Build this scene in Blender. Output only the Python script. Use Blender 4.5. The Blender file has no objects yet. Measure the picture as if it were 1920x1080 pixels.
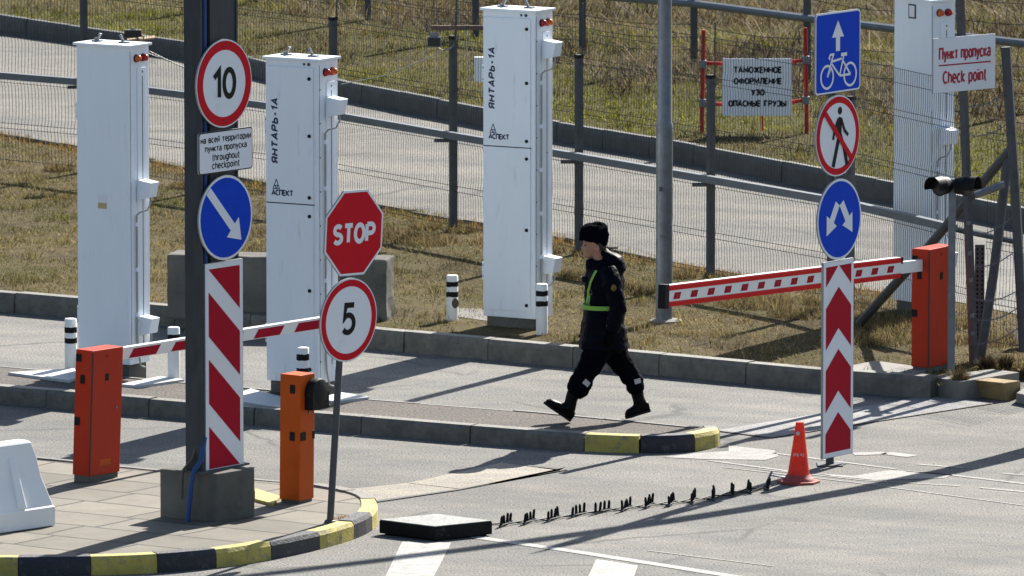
import bpy, bmesh, math, random
import numpy as np
from mathutils import Vector, Matrix, noise as mnoise

random.seed(7)
RNG = np.random.default_rng(11)
SC = bpy.context.scene
COL = SC.collection
rad = math.radians

# ------------------------------------------------------------------ camera, light, exposure
F, PITCH, CAMH = 16000.0, rad(7.0), 10.54          # focal length in pixels of a 1920 wide picture
cam_d = bpy.data.cameras.new('camera')
cam_d.sensor_width = 36.0
cam_d.lens = 36.0 * F / 1920.0
cam_d.clip_start = 1.0
cam_d.clip_end = 3000.0
cam_d.dof.use_dof = True
cam_d.dof.focus_distance = 75.0
cam_d.dof.aperture_fstop = 9.0
cam = bpy.data.objects.new('camera', cam_d)
cam.location = (0, 0, CAMH)
cam.rotation_euler = (math.pi / 2 - PITCH, 0, 0)
COL.objects.link(cam)
SC.camera = cam

SUN_AZ, SUN_EL = rad(27.5), rad(36.5)
world = bpy.data.worlds.new('World')
SC.world = world
world.use_nodes = True
wn = world.node_tree
bg = wn.nodes['Background']
sky = wn.nodes.new('ShaderNodeTexSky')
sky.sky_type = 'NISHITA'
sky.sun_disc = False
sky.sun_elevation = SUN_EL
sky.sun_rotation = SUN_AZ
sky.air_density = 1.0
sky.dust_density = 1.0
wn.links.new(sky.outputs[0], bg.inputs[0])
bg.inputs[1].default_value = 0.062
sun_d = bpy.data.lights.new('sun', 'SUN')
sun_d.energy = 5.0
sun_d.angle = rad(0.5)
sun_d.color = (1.0, 0.95, 0.86)
sun = bpy.data.objects.new('sun', sun_d)
tosun = Vector((math.sin(SUN_AZ) * math.cos(SUN_EL), math.cos(SUN_AZ) * math.cos(SUN_EL), math.sin(SUN_EL)))
sun.rotation_euler = tosun.to_track_quat('Z', 'Y').to_euler()
sun.location = (20, 100, 40)
COL.objects.link(sun)
SC.view_settings.view_transform = 'Standard'
SC.view_settings.look = 'None'
SC.view_settings.gamma = 1.0
SC.view_settings.exposure = 1.38

# ------------------------------------------------------------------ pixel -> world measuring helpers
CP, SP = math.cos(PITCH), math.sin(PITCH)
def ray(x, y):
    u, v = (x - 960) / F, (y - 540) / F
    return Vector((u, CP - v * SP, -SP - v * CP))
def G(x, y, z=0.0):                     # point of the plane z seen at pixel x, y
    d = ray(x, y)
    return Vector((0, 0, CAMH)) + d * ((z - CAMH) / d.z)
def A(x, y, Y):                         # point at distance Y seen at pixel x, y
    d = ray(x, y)
    return Vector((0, 0, CAMH)) + d * (Y / d.y)
def g2(x, y, z=0.0):
    p = G(x, y, z)
    return (p.x, p.y)

# ------------------------------------------------------------------ materials
def lin(c):
    return tuple((v / 255 / 12.92 if v / 255 <= .04045 else ((v / 255 + .055) / 1.055) ** 2.4) for v in c)
def newmat(name):
    m = bpy.data.materials.new(name)
    m.use_nodes = True
    nt = m.node_tree
    return m, nt, nt.nodes['Principled BSDF']
def ramp(nt, src, stops):
    r = nt.nodes.new('ShaderNodeValToRGB')
    while len(r.color_ramp.elements) < len(stops):
        r.color_ramp.elements.new(.5)
    for e, (p, c) in zip(r.color_ramp.elements, stops):
        e.position = p
        e.color = (*c, 1) if len(c) == 3 else c
    nt.links.new(src, r.inputs[0])
    return r
def noise_node(nt, scale, detail=4, rough=.55, coord='Object', stretch=None):
    tc = nt.nodes.new('ShaderNodeTexCoord')
    n = nt.nodes.new('ShaderNodeTexNoise')
    n.inputs['Scale'].default_value = scale
    n.inputs['Detail'].default_value = detail
    n.inputs['Roughness'].default_value = rough
    if stretch:
        mp = nt.nodes.new('ShaderNodeMapping')
        mp.inputs['Scale'].default_value = stretch
        nt.links.new(tc.outputs[coord], mp.inputs[0])
        nt.links.new(mp.outputs[0], n.inputs[0])
    else:
        nt.links.new(tc.outputs[coord], n.inputs[0])
    return n
def mix(nt, a, b, fac, mode='MIX'):
    m = nt.nodes.new('ShaderNodeMix')
    m.data_type = 'RGBA'
    m.blend_type = mode
    for s, v in ((0, fac), (6, a), (7, b)):
        if hasattr(v, 'is_output') or hasattr(v, 'links'):
            nt.links.new(v, m.inputs[s])
        else:
            m.inputs[s].default_value = v if s == 0 else (*v, 1)
    return m.outputs[2]
def bump(nt, bs, src, strength, dist=.01):
    b = nt.nodes.new('ShaderNodeBump')
    b.inputs['Strength'].default_value = strength
    b.inputs['Distance'].default_value = dist
    nt.links.new(src, b.inputs['Height'])
    nt.links.new(b.outputs[0], bs.inputs['Normal'])
def mat(name, c, rough=.5, var=.12, scale=6, metal=0, bmp=0, bscale=40, dirt=None, spec=.5, stretch=None, dscale=3, dlo=.52, dhi=.75):
    m, nt, bs = newmat(name)
    n = noise_node(nt, scale, 5, .6, stretch=stretch)
    lo = tuple(max(0, v * (1 - var)) for v in c)
    hi = tuple(min(1, v * (1 + var)) for v in c)
    col = ramp(nt, n.outputs[0], [(.3, lo), (.7, hi)]).outputs[0]
    if dirt:
        dn = noise_node(nt, dscale, 8, .7, stretch=stretch)
        f = ramp(nt, dn.outputs[0], [(dlo, (0, 0, 0)), (dhi, (1, 1, 1))])
        col = mix(nt, col, dirt, f.outputs[0])
    nt.links.new(col, bs.inputs['Base Color'])
    bs.inputs['Roughness'].default_value = rough
    bs.inputs['Metallic'].default_value = metal
    bs.inputs['Specular IOR Level'].default_value = spec
    if bmp:
        bn = noise_node(nt, bscale, 4)
        bump(nt, bs, bn.outputs[0], bmp)
    return m

M = {}
M['white'] = mat('white_enamel', (.75, .80, .85), .45, .025, 2.5, dirt=(.50, .53, .53), dscale=7, dlo=.58, dhi=.86, spec=.3, stretch=(2.2, 2.2, .35))
M['white_side'] = mat('white_enamel_frame', (.75, .80, .86), .4, .03, 3, spec=.3)
M['white_sign'] = mat('white_reflective_sheet', (.71, .73, .77), .5, .02, 3, spec=.12, dirt=(.58, .59, .60), dscale=4, dlo=.55, dhi=.85)
M['red_sign'] = mat('red_reflective_sheet', (.52, .010, .02), .5, .06, 5, spec=.06)
M['dred_sign'] = mat('dark_red_reflective_sheet', (.36, .006, .022), .5, .06, 5, spec=.06)
M['blue_sign'] = mat('blue_reflective_sheet', (.004, .052, .50), .5, .06, 5, spec=.06)
M['black'] = mat('black_plastic', (.008, .008, .009), .55, .2, 8, spec=.15)
M['black_sign'] = mat('black_lettering', (.008, .008, .009), .5, .1, 8, spec=.12)
M['navy_letter'] = mat('navy_lettering', (.008, .014, .07), .5, .1, 8)
M['red_letter'] = mat('red_lettering', (.36, .01, .03), .5, .1, 8)
M['sign_back'] = mat('grey_sign_back', (.28, .29, .3), .5, .1, 6, metal=.3)
M['galv'] = mat('galvanised_steel', (.135, .15, .172), .45, .25, 9, metal=.35, dirt=(.13, .14, .15), dscale=14)
M['galv_dark'] = mat('weathered_steel', (.07, .076, .084), .6, .25, 9, metal=.1, dirt=(.06, .05, .04), dscale=9, spec=.25)
M['rail'] = mat('painted_rail', (.135, .15, .172), .5, .12, 6, metal=.1, spec=.3)
M['wire'] = mat('fence_wire', (.055, .057, .06), .55, .2, 3, spec=.2)
M['post_green'] = mat('grey_green_steel', (.040, .046, .053), .6, .22, 5, dirt=(.055, .048, .036), dscale=7, stretch=(3, 3, .6), spec=.2)
M['orange_a'] = mat('red_orange_paint', (.43, .030, .009), .5, .08, 4, dirt=(.30, .045, .025), dscale=6, dlo=.55, dhi=.8, spec=.15)
M['orange_b'] = mat('orange_paint', (.48, .075, .005), .5, .08, 4, dirt=(.34, .075, .02), dscale=6, dlo=.55, dhi=.8, spec=.15)
M['seam'] = mat('dark_seam', (.012, .010, .010), .6, .1)
M['frame_red'] = mat('faded_red_pipe_paint', (.33, .018, .014), .6, .15, 8, spec=.15)
M['boom_white'] = mat('white_boom_paint', (.78, .78, .77), .35, .03, 4)
M['boom_red'] = mat('red_boom_paint', (.60, .010, .014), .4, .05, 4, spec=.1)
M['plastic_white'] = mat('white_polyethylene', (.86, .87, .87), .42, .03, 3, dirt=(.62, .61, .57), dscale=4, dlo=.56, dhi=.85)
M['concrete'] = mat('grey_concrete', (.18, .172, .155), .85, .2, 7, bmp=.5, bscale=60, dirt=(.15, .145, .13), dscale=3.5, dlo=.45, dhi=.75)
M['concrete_dark'] = mat('weathered_concrete', (.135, .132, .118), .9, .25, 6, bmp=.5, bscale=50, dirt=(.055, .055, .05), dscale=3, dlo=.42, dhi=.72, spec=.15)
M['plate'] = mat('white_painted_plate', (.45, .46, .46), .6, .08, 4, dirt=(.40, .40, .38), dscale=4)
M['tar'] = mat('black_tarred_timber', (.010, .0095, .009), .7, .4, 6, bmp=.4, bscale=30, dirt=(.10, .10, .095), dscale=9, dlo=.62, dhi=.76, spec=.15)
M['tar_top'] = mat('worn_sunlit_timber', (.225, .23, .22), .8, .25, 6, bmp=.4, bscale=25, dirt=(.10, .10, .095), dscale=8, dlo=.55, dhi=.7, stretch=(3, 1, 1))  # box lid: worn timber, with the sunlight on its top painted in as paler grey
M['spike'] = mat('black_steel_spike', (.008, .008, .008), .5, .2, 9, spec=.12)
M['bollard_white'] = mat('chipped_white_paint', (.76, .76, .74), .5, .04, 5, dirt=(.16, .14, .12), dscale=16, dlo=.66, dhi=.70)
M['blue_pipe'] = mat('blue_plastic_pipe', (.025, .065, .20), .5, .1, 5, spec=.2)
M['rust'] = mat('grey_brown_conduit', (.075, .062, .05), .7, .3, 12)
M['wood'] = mat('weathered_board', (.13, .085, .07), .85, .3, 14, stretch=(1, 8, 8))
M['wood_pale'] = mat('pale_board', (.34, .24, .14), .85, .2, 10)
M['ochre'] = mat('ochre_concrete', (.25, .17, .07), .85, .2, 6, bmp=.5, bscale=50, dirt=(.16, .12, .07), dscale=5)
M['cable'] = mat('grey_cable', (.30, .30, .28), .6, .1)
M['jacket'] = mat('navy_padded_fabric', (.0018, .0022, .0062), .48, .3, 9, spec=.045, bmp=.4, bscale=38)
M['glove'] = mat('black_knit_glove', (.003, .003, .004), .9, .2, 20, spec=.02)
M['trouser'] = mat('navy_trouser_fabric', (.0022, .0025, .005), .85, .3, 9, spec=.03, bmp=.3, bscale=30)
M['boot'] = mat('black_leather', (.003, .003, .003), .45, .2, 20, spec=.08)
M['fur'] = mat('dark_blue_fur', (.002, .0024, .006), .95, .4, 60, spec=.02, bmp=1, bscale=140)
M['skin'] = mat('skin', (.36, .185, .12), .5, .08, 12)
M['hair'] = mat('dark_hair', (.02, .014, .010), .7, .2, 60)
M['lime'] = mat('lime_reflective_webbing', (.18, .42, .05), .5, .08, 10)
M['silver'] = mat('silver_reflective_tape', (.42, .42, .43), .35, .08, 8)
M['gold'] = mat('embroidered_gold', (.16, .10, .02), .7, .4, 60)
M['bag'] = mat('white_plastic_bag', (.74, .74, .76), .45, .06, 9)
M['glass_grey'] = mat('grey_lamp_glass', (.006, .0065, .007), .5, .1, 8)
M['sticker'] = mat('yellowed_sticker', (.45, .36, .18), .6, .1, 30)
def lampmat(name, c):
    m, nt, bs = newmat(name)
    bs.inputs['Base Color'].default_value = (*c, 1)
    bs.inputs['Roughness'].default_value = .18
    bs.inputs['Transmission Weight'].default_value = .35
    return m
M['lamp_red'] = lampmat('red_lens', (.5, .008, .008))
M['lamp_orange'] = lampmat('orange_lens', (.75, .15, .01))

def cone_mat():
    m, nt, bs = newmat('sun_bleached_cone_plastic')
    n = noise_node(nt, 7, 6, .65)
    col = ramp(nt, n.outputs[0], [(.35, (.55, .035, .012)), (.7, (.68, .08, .02))]).outputs[0]
    nt.links.new(col, bs.inputs['Base Color'])
    bs.inputs['Roughness'].default_value = .45
    tr = nt.nodes.new('ShaderNodeBsdfTranslucent')
    nt.links.new(col, tr.inputs[0])
    ms = nt.nodes.new('ShaderNodeMixShader')
    ms.inputs[0].default_value = .45
    nt.links.new(bs.outputs[0], ms.inputs[1])
    nt.links.new(tr.outputs[0], ms.inputs[2])
    nt.links.new(ms.outputs[0], nt.nodes['Material Output'].inputs[0])
    return m
M['cone'] = cone_mat()
M['cone_base'] = mat('dull_red_rubber', (.33, .045, .035), .6, .15, 8, dirt=(.22, .07, .06))

def asphalt(name, c, speck=.5, patch=(.05, .05, .05), gravel=110, rough=.85, cracks=False):
    m, nt, bs = newmat(name)
    big = noise_node(nt, .33, 6, .62)
    med = noise_node(nt, 2.3, 6, .7, stretch=(.6, 1.2, 1))
    fine = noise_node(nt, gravel, 2, .5)
    a = tuple(v * .80 for v in c)
    b = tuple(v * 1.15 for v in c)
    c1 = ramp(nt, big.outputs[0], [(.32, a), (.68, b)]).outputs[0]
    c2 = mix(nt, c1, ramp(nt, med.outputs[0], [(.32, (.74, .75, .78)), (.64, (1.10, 1.06, 1.0))]).outputs[0], 1.0, 'MULTIPLY')
    k = 1 - speck
    c3 = mix(nt, c2, ramp(nt, fine.outputs[0], [(.32, (k, k, k)), (.50, (1, 1, 1)), (.68, (1.35, 1.33, 1.28))]).outputs[0], 1.0, 'MULTIPLY')
    st = noise_node(nt, 1.1, 8, .75)
    c4 = mix(nt, c3, patch, ramp(nt, st.outputs[0], [(.60, (0, 0, 0)), (.78, (.6, .6, .6))]).outputs[0])
    if cracks:
        tc = nt.nodes.new('ShaderNodeTexCoord')
        mp = nt.nodes.new('ShaderNodeMapping')
        mp.inputs['Rotation'].default_value = (0, 0, rad(33))
        nt.links.new(tc.outputs['Object'], mp.inputs[0])
        mp2 = nt.nodes.new('ShaderNodeMapping')
        mp2.inputs['Scale'].default_value = (.10, 1.5, 1)
        nt.links.new(mp.outputs[0], mp2.inputs[0])
        tr = nt.nodes.new('ShaderNodeTexNoise')
        tr.inputs['Scale'].default_value = 1.0; tr.inputs['Detail'].default_value = 5
        nt.links.new(mp2.outputs[0], tr.inputs[0])
        c4 = mix(nt, c4, ramp(nt, tr.outputs[0], [(.36, (.80, .81, .83)), (.52, (1, 1, 1)), (.68, (1.12, 1.10, 1.06))]).outputs[0], 1.0, 'MULTIPLY')
        wn_ = noise_node(nt, 2.2, 6, .7)
        ad = nt.nodes.new('ShaderNodeMix'); ad.data_type = 'VECTOR'; ad.inputs[0].default_value = .22
        nt.links.new(mp.outputs[0], ad.inputs[4]); nt.links.new(wn_.outputs[1], ad.inputs[5])
        vo = nt.nodes.new('ShaderNodeTexVoronoi'); vo.feature = 'DISTANCE_TO_EDGE'; vo.inputs['Scale'].default_value = .42
        nt.links.new(ad.outputs[1], vo.inputs['Vector'])
        line = ramp(nt, vo.outputs[0], [(.0, (1, 1, 1)), (.006, (.6, .6, .6)), (.013, (0, 0, 0))]).outputs[0]
        gate = ramp(nt, noise_node(nt, .5, 3).outputs[0], [(.48, (0, 0, 0)), (.56, (1, 1, 1))]).outputs[0]
        c4 = mix(nt, c4, tuple(v * .42 for v in c), mix(nt, line, gate, 1.0, 'MULTIPLY'))
        oil = noise_node(nt, 3.1, 3, .5)
        c4 = mix(nt, c4, tuple(v * .5 for v in c), ramp(nt, oil.outputs[0], [(.70, (0, 0, 0)), (.78, (.55, .55, .55))]).outputs[0])
        pale = noise_node(nt, 7, 8, .8)
        c4 = mix(nt, c4, tuple(v * 1.5 for v in c), ramp(nt, pale.outputs[0], [(.64, (0, 0, 0)), (.74, (.5, .5, .5))]).outputs[0])
    nt.links.new(c4, bs.inputs['Base Color'])
    bs.inputs['Roughness'].default_value = rough
    bs.inputs['Specular IOR Level'].default_value = .25
    bump(nt, bs, fine.outputs[0], .9, .012)
    return m
M['asphalt'] = asphalt('dusty_asphalt', (.146, .145, .140), .55, (.09, .087, .08), gravel=48, cracks=True)
M['asphalt_back'] = asphalt('back_road_asphalt', (.128, .125, .117), .45, (.08, .078, .07), gravel=40, cracks=True)
M['island'] = asphalt('coarse_dark_asphalt', (.078, .068, .061), .8, (.042, .036, .033), gravel=36)
M['gravel'] = asphalt('grey_gravel', (.16, .15, .14), .6, (.08, .075, .07), gravel=45)
M['apron'] = asphalt('pale_concrete_apron', (.29, .27, .235), .25, (.22, .185, .14), gravel=70)
M['steel_plate'] = asphalt('pale_steel_plate', (.23, .232, .24), .15, (.18, .18, .18), gravel=60)

def paint_mat(nm='worn_road_paint', a0=.36, a1=.54):
    m, nt, bs = newmat(nm)
    n = noise_node(nt, 9, 10, .78)
    n2 = noise_node(nt, 1.3, 4, .6)
    f = ramp(nt, n.outputs[0], [(a0, (0, 0, 0)), (a1, (1, 1, 1))]).outputs[0]
    f2 = ramp(nt, n2.outputs[0], [(.25, (.35, .35, .35)), (.55, (1, 1, 1))]).outputs[0]
    ff = mix(nt, f, f2, 1.0, 'MULTIPLY')
    col = mix(nt, (.15, .147, .14), (.31, .303, .285), ff)
    nt.links.new(col, bs.inputs['Base Color'])
    bs.inputs['Roughness'].default_value = .7
    fine = noise_node(nt, 110, 2)
    bump(nt, bs, fine.outputs[0], .6, .01)
    return m
M['paint'] = paint_mat()
M['paint_worn'] = paint_mat('nearly_gone_road_paint', .44, .68)

def kerb_mat(name, c, chip, lo=.56, hi=.66, var=.15):
    m, nt, bs = newmat(name)
    n = noise_node(nt, 5, 5, .6)
    c1 = ramp(nt, n.outputs[0], [(.3, tuple(v * (1 - var) for v in c)), (.7, tuple(v * (1 + var) for v in c))]).outputs[0]
    d = noise_node(nt, 11, 10, .72)
    c2 = mix(nt, c1, chip, ramp(nt, d.outputs[0], [(lo, (0, 0, 0)), (hi, (1, 1, 1))]).outputs[0])
    nt.links.new(c2, bs.inputs['Base Color'])
    bs.inputs['Roughness'].default_value = .6
    b = noise_node(nt, 45, 5)
    bump(nt, bs, b.outputs[0], .5, .012)
    return m
M['kerb'] = kerb_mat('kerb_concrete', (.118, .111, .094), (.06, .056, .048), .46, .72, .28)
M['kerb_far'] = kerb_mat('shaded_kerb_concrete', (.062, .062, .060), (.035, .035, .033), .46, .72, .28)  # kerb concrete darkened: the shade on the far kerb's face is in the colour
M['kerb_yellow'] = kerb_mat('yellow_kerb_paint', (.37, .30, .06), (.17, .155, .10), .52, .66, .25)
M['kerb_black'] = kerb_mat('black_kerb_paint', (.010, .012, .020), (.075, .075, .075), .55, .70)

def slab_mat():
    m, nt, bs = newmat('paving_slabs')
    tc = nt.nodes.new('ShaderNodeTexCoord')
    mp = nt.nodes.new('ShaderNodeMapping')
    mp.inputs['Rotation'].default_value = (0, 0, rad(34))
    mp.inputs['Location'].default_value = (.13, .21, 0)
    nt.links.new(tc.outputs['Object'], mp.inputs[0])
    nz = noise_node(nt, 1.7, 2)
    wob = nt.nodes.new('ShaderNodeMix'); wob.data_type = 'VECTOR'
    wob.inputs[0].default_value = .07
    nt.links.new(mp.outputs[0], wob.inputs[4]); nt.links.new(nz.outputs[1], wob.inputs[5])
    br = nt.nodes.new('ShaderNodeTexBrick')
    br.inputs['Scale'].default_value = 1.0
    br.inputs['Brick Width'].default_value = .78
    br.inputs['Row Height'].default_value = .52
    br.inputs['Mortar Size'].default_value = .017
    br.inputs['Mortar Smooth'].default_value = .25
    br.offset = .12
    br.inputs['Color1'].default_value = (.105, .093, .073, 1)
    br.inputs['Color2'].default_value = (.160, .143, .114, 1)
    br.inputs['Mortar'].default_value = (.028, .025, .02, 1)
    nt.links.new(wob.outputs[1], br.inputs[0])
    st = noise_node(nt, 2.4, 8, .72)
    c2 = mix(nt, br.outputs[0], ramp(nt, st.outputs[0], [(.32, (.70, .69, .68)), (.62, (1.06, 1.05, 1.03))]).outputs[0], 1.0, 'MULTIPLY')
    fine = noise_node(nt, 90, 3)
    c3 = mix(nt, c2, ramp(nt, fine.outputs[0], [(.3, (.78, .78, .78)), (.6, (1.05, 1.05, 1.05))]).outputs[0], 1.0, 'MULTIPLY')
    nt.links.new(c3, bs.inputs['Base Color'])
    bs.inputs['Roughness'].default_value = .85
    inv = nt.nodes.new('ShaderNodeMath'); inv.operation = 'SUBTRACT'; inv.inputs[0].default_value = 1
    nt.links.new(br.outputs['Fac'], inv.inputs[1])
    bump(nt, bs, inv.outputs[0], .8, .02)
    return m
M['slabs'] = slab_mat()

def soil_mat(name, stops):
    m, nt, bs = newmat(name)
    n = noise_node(nt, .9, 8, .65)
    n2 = noise_node(nt, 16, 8, .75)
    c = ramp(nt, n.outputs[0], stops).outputs[0]
    c = mix(nt, c, ramp(nt, n2.outputs[0], [(.3, (.45, .45, .45)), (.65, (1.25, 1.22, 1.15))]).outputs[0], 1.0, 'MULTIPLY')
    nt.links.new(c, bs.inputs['Base Color'])
    bs.inputs['Roughness'].default_value = .95
    bs.inputs['Specular IOR Level'].default_value = .1
    bump(nt, bs, n2.outputs[0], 1.0, .06)
    return m
M['soil'] = soil_mat('matted_grass_soil', [(.30, (.06, .047, .024)), (.5, (.13, .102, .05)), (.7, (.085, .08, .026))])
M['soil_far'] = soil_mat('far_meadow_soil', [(.30, (.045, .036, .014)), (.5, (.085, .08, .018)), (.7, (.075, .062, .026))])

def blade_mat():
    m, nt, bs = newmat('grass_blades')
    at = nt.nodes.new('ShaderNodeAttribute')
    at.attribute_name = 'tint'
    nt.links.new(at.outputs['Color'], bs.inputs['Base Color'])
    bs.inputs['Roughness'].default_value = .75
    bs.inputs['Specular IOR Level'].default_value = .08
    tr = nt.nodes.new('ShaderNodeBsdfTranslucent')
    nt.links.new(at.outputs['Color'], tr.inputs[0])
    ms = nt.nodes.new('ShaderNodeMixShader')
    ms.inputs[0].default_value = .28
    nt.links.new(bs.outputs[0], ms.inputs[1]); nt.links.new(tr.outputs[0], ms.inputs[2])
    nt.links.new(ms.outputs[0], nt.nodes['Material Output'].inputs[0])
    return m
M['blade'] = blade_mat()

# ------------------------------------------------------------------ mesh building
class MB:
    def __init__(s):
        s.v, s.f, s.m = [], [], []
    def add(s, vs, fs, mi=0):
        o = len(s.v)
        s.v += [tuple(v) for v in vs]
        s.f += [tuple(i + o for i in f) for f in fs]
        s.m += [mi] * len(fs)
        return s
    def box(s, x0, x1, y0, y1, z0, z1, mi=0):
        return s.add([(x0, y0, z0), (x1, y0, z0), (x1, y1, z0), (x0, y1, z0), (x0, y0, z1), (x1, y0, z1), (x1, y1, z1), (x0, y1, z1)],
                     [(3, 2, 1, 0), (4, 5, 6, 7), (0, 1, 5, 4), (1, 2, 6, 5), (2, 3, 7, 6), (3, 0, 4, 7)], mi)
    def hexa(s, low, up, mi=0):         # two matching rings of corners
        n = len(low)
        fs = [tuple(range(n))[::-1], tuple(range(n, 2 * n))]
        fs += [(i, (i + 1) % n, n + (i + 1) % n, n + i) for i in range(n)]
        return s.add(list(low) + list(up), fs, mi)
    def prism_y(s, poly, y0, y1, mi=0): # polygon in x, z; front at y0
        n = len(poly)
        vs = [(x, y0, z) for x, z in poly] + [(x, y1, z) for x, z in poly]
        fs = [tuple(range(n)), tuple(range(2 * n - 1, n - 1, -1))]
        fs += [(i, n + i, n + (i + 1) % n, (i + 1) % n) for i in range(n)]
        return s.add(vs, fs, mi)
    def face_y(s, poly, y, mi=0):
        return s.add([(x, y, z) for x, z in poly], [tuple(range(len(poly)))], mi)
    def prism_z(s, poly, z0, z1, mi=0):
        n = len(poly)
        vs = [(x, y, z0) for x, y in poly] + [(x, y, z1) for x, y in poly]
        fs = [tuple(range(n - 1, -1, -1)), tuple(range(n, 2 * n))]
        fs += [(i, (i + 1) % n, n + (i + 1) % n, n + i) for i in range(n)]
        return s.add(vs, fs, mi)
    def prism_x(s, poly, x0, x1, mi=0): # polygon in y, z
        n = len(poly)
        vs = [(x0, y, z) for y, z in poly] + [(x1, y, z) for y, z in poly]
        fs = [tuple(range(n - 1, -1, -1)), tuple(range(n, 2 * n))]
        fs += [(i, (i + 1) % n, n + (i + 1) % n, n + i) for i in range(n)]
        return s.add(vs, fs, mi)
    def tube(s, pts, r, n=8, mi=0, squash=None, cap=True):
        pts = [Vector(p) for p in pts]
        rs = r if isinstance(r, (list, tuple)) else [r] * len(pts)
        rings = []
        up = None
        for i, p in enumerate(pts):
            d = (pts[min(i + 1, len(pts) - 1)] - pts[max(i - 1, 0)]).normalized()
            if up is None:
                up = Vector((0, 1, 0)) if abs(d.y) < .9 else Vector((1, 0, 0))
            u = (up - d * up.dot(d)).normalized()
            w = d.cross(u)
            up = u
            q = squash if squash else (1, 1)
            rings.append([p + (u * math.cos(2 * math.pi * k / n) * q[0] + w * math.sin(2 * math.pi * k / n) * q[1]) * rs[i] for k in range(n)])
        vs = [v for rg in rings for v in rg]
        fs = []
        for i in range(len(pts) - 1):
            for k in range(n):
                a, b = i * n + k, i * n + (k + 1) % n
                fs.append((a, b, b + n, a + n))
        if cap:
            fs.append(tuple(range(n - 1, -1, -1)))
            L = (len(pts) - 1) * n
            fs.append(tuple(range(L, L + n)))
        return s.add(vs, fs, mi)
    def lathe(s, prof, n=16, c=(0, 0, 0), mi=0, axis='z'):
        pts = []
        for r, z in prof:
            for k in range(n):
                a = 2 * math.pi * k / n
                q = (r * math.cos(a), r * math.sin(a), z)
                if axis == 'x': q = (q[2], q[0], q[1])
                if axis == 'y': q = (q[0], -q[2], q[1])
                pts.append((c[0] + q[0], c[1] + q[1], c[2] + q[2]))
        fs = []
        for i in range(len(prof) - 1):
            for k in range(n):
                a, b = i * n + k, i * n + (k + 1) % n
                fs.append((a, b, b + n, a + n))
        fs.append(tuple(range(n - 1, -1, -1)))
        L = (len(prof) - 1) * n
        fs.append(tuple(range(L, L + n)))
        return s.add(pts, fs, mi)
    def ell(s, c, r, n=14, m=9, mi=0, rot=None):
        vs, fs = [], []
        for i in range(m + 1):
            t = math.pi * i / m
            for k in range(n):
                a = 2 * math.pi * k / n
                q = Vector((r[0] * math.sin(t) * math.cos(a), r[1] * math.sin(t) * math.sin(a), r[2] * math.cos(t)))
                if rot is not None: q = rot @ q
                vs.append(q + Vector(c))
        for i in range(m):
            for k in range(n):
                a, b = i * n + k, i * n + (k + 1) % n
                fs.append((a, a + n, b + n, b))
        return s.add(vs, fs, mi)
    def loft(s, rings, mi=0):           # rings: (cx, cy, z, rx, ry, exponent)
        n = 24
        vs, fs = [], []
        for cx, cy, z, rx, ry, e in rings:
            for k in range(n):
                a = 2 * math.pi * k / n
                ca, sa = math.cos(a), math.sin(a)
                vs.append((cx + rx * math.copysign(abs(ca) ** e, ca), cy + ry * math.copysign(abs(sa) ** e, sa), z))
        for i in range(len(rings) - 1):
            for k in range(n):
                a, b = i * n + k, i * n + (k + 1) % n
                fs.append((a, b, b + n, a + n))
        fs.append(tuple(range(n - 1, -1, -1)))
        L = (len(rings) - 1) * n
        fs.append(tuple(range(L, L + n)))
        return s.add(vs, fs, mi)
    def build(s, name, mats, parent=None, bevel=0, smooth=False, weld=True):
        me = bpy.data.meshes.new(name)
        me.from_pydata(s.v, [], s.f)
        if not isinstance(mats, (list, tuple)): mats = [mats]
        for m in mats: me.materials.append(M[m] if isinstance(m, str) else m)
        me.polygons.foreach_set('material_index', s.m)
        bm = bmesh.new(); bm.from_mesh(me)
        if weld: bmesh.ops.remove_doubles(bm, verts=bm.verts, dist=1e-5)
        bmesh.ops.recalc_face_normals(bm, faces=bm.faces)
        if bevel:
            es = [e for e in bm.edges if len(e.link_faces) == 2 and e.calc_face_angle(0) > .5]
            bmesh.ops.bevel(bm, geom=es, offset=bevel, segments=2, affect='EDGES', profile=.6, clamp_overlap=True)
        if smooth:
            for f in bm.faces: f.smooth = True
            for e in bm.edges:
                if len(e.link_faces) == 2 and e.calc_face_angle(0) > .7: e.smooth = False
        bm.to_mesh(me); bm.free()
        o = bpy.data.objects.new(name, me)
        COL.objects.link(o)
        if parent: o.parent = parent
        return o

def tag(o, label=None, cat=None, group=None, kind=None):
    if label: o['label'] = label
    if cat: o['category'] = cat
    if group: o['group'] = group
    if kind: o['kind'] = kind
    return o
def thing(name, label, cat, loc, rotz=0, group=None, lean=0, leany=0):
    o = bpy.data.objects.new(name, None)
    o.empty_display_size = .2
    R = Matrix.Rotation(lean, 3, 'Y') @ Matrix.Rotation(leany, 3, 'X') @ Matrix.Rotation(rotz, 3, 'Z')
    o.location = loc
    o.rotation_euler = R.to_euler()
    COL.objects.link(o)
    return tag(o, label, cat, group)
def struct(name, mb, mats, **k):
    return tag(mb.build(name, mats, **k), kind='structure')

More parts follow.
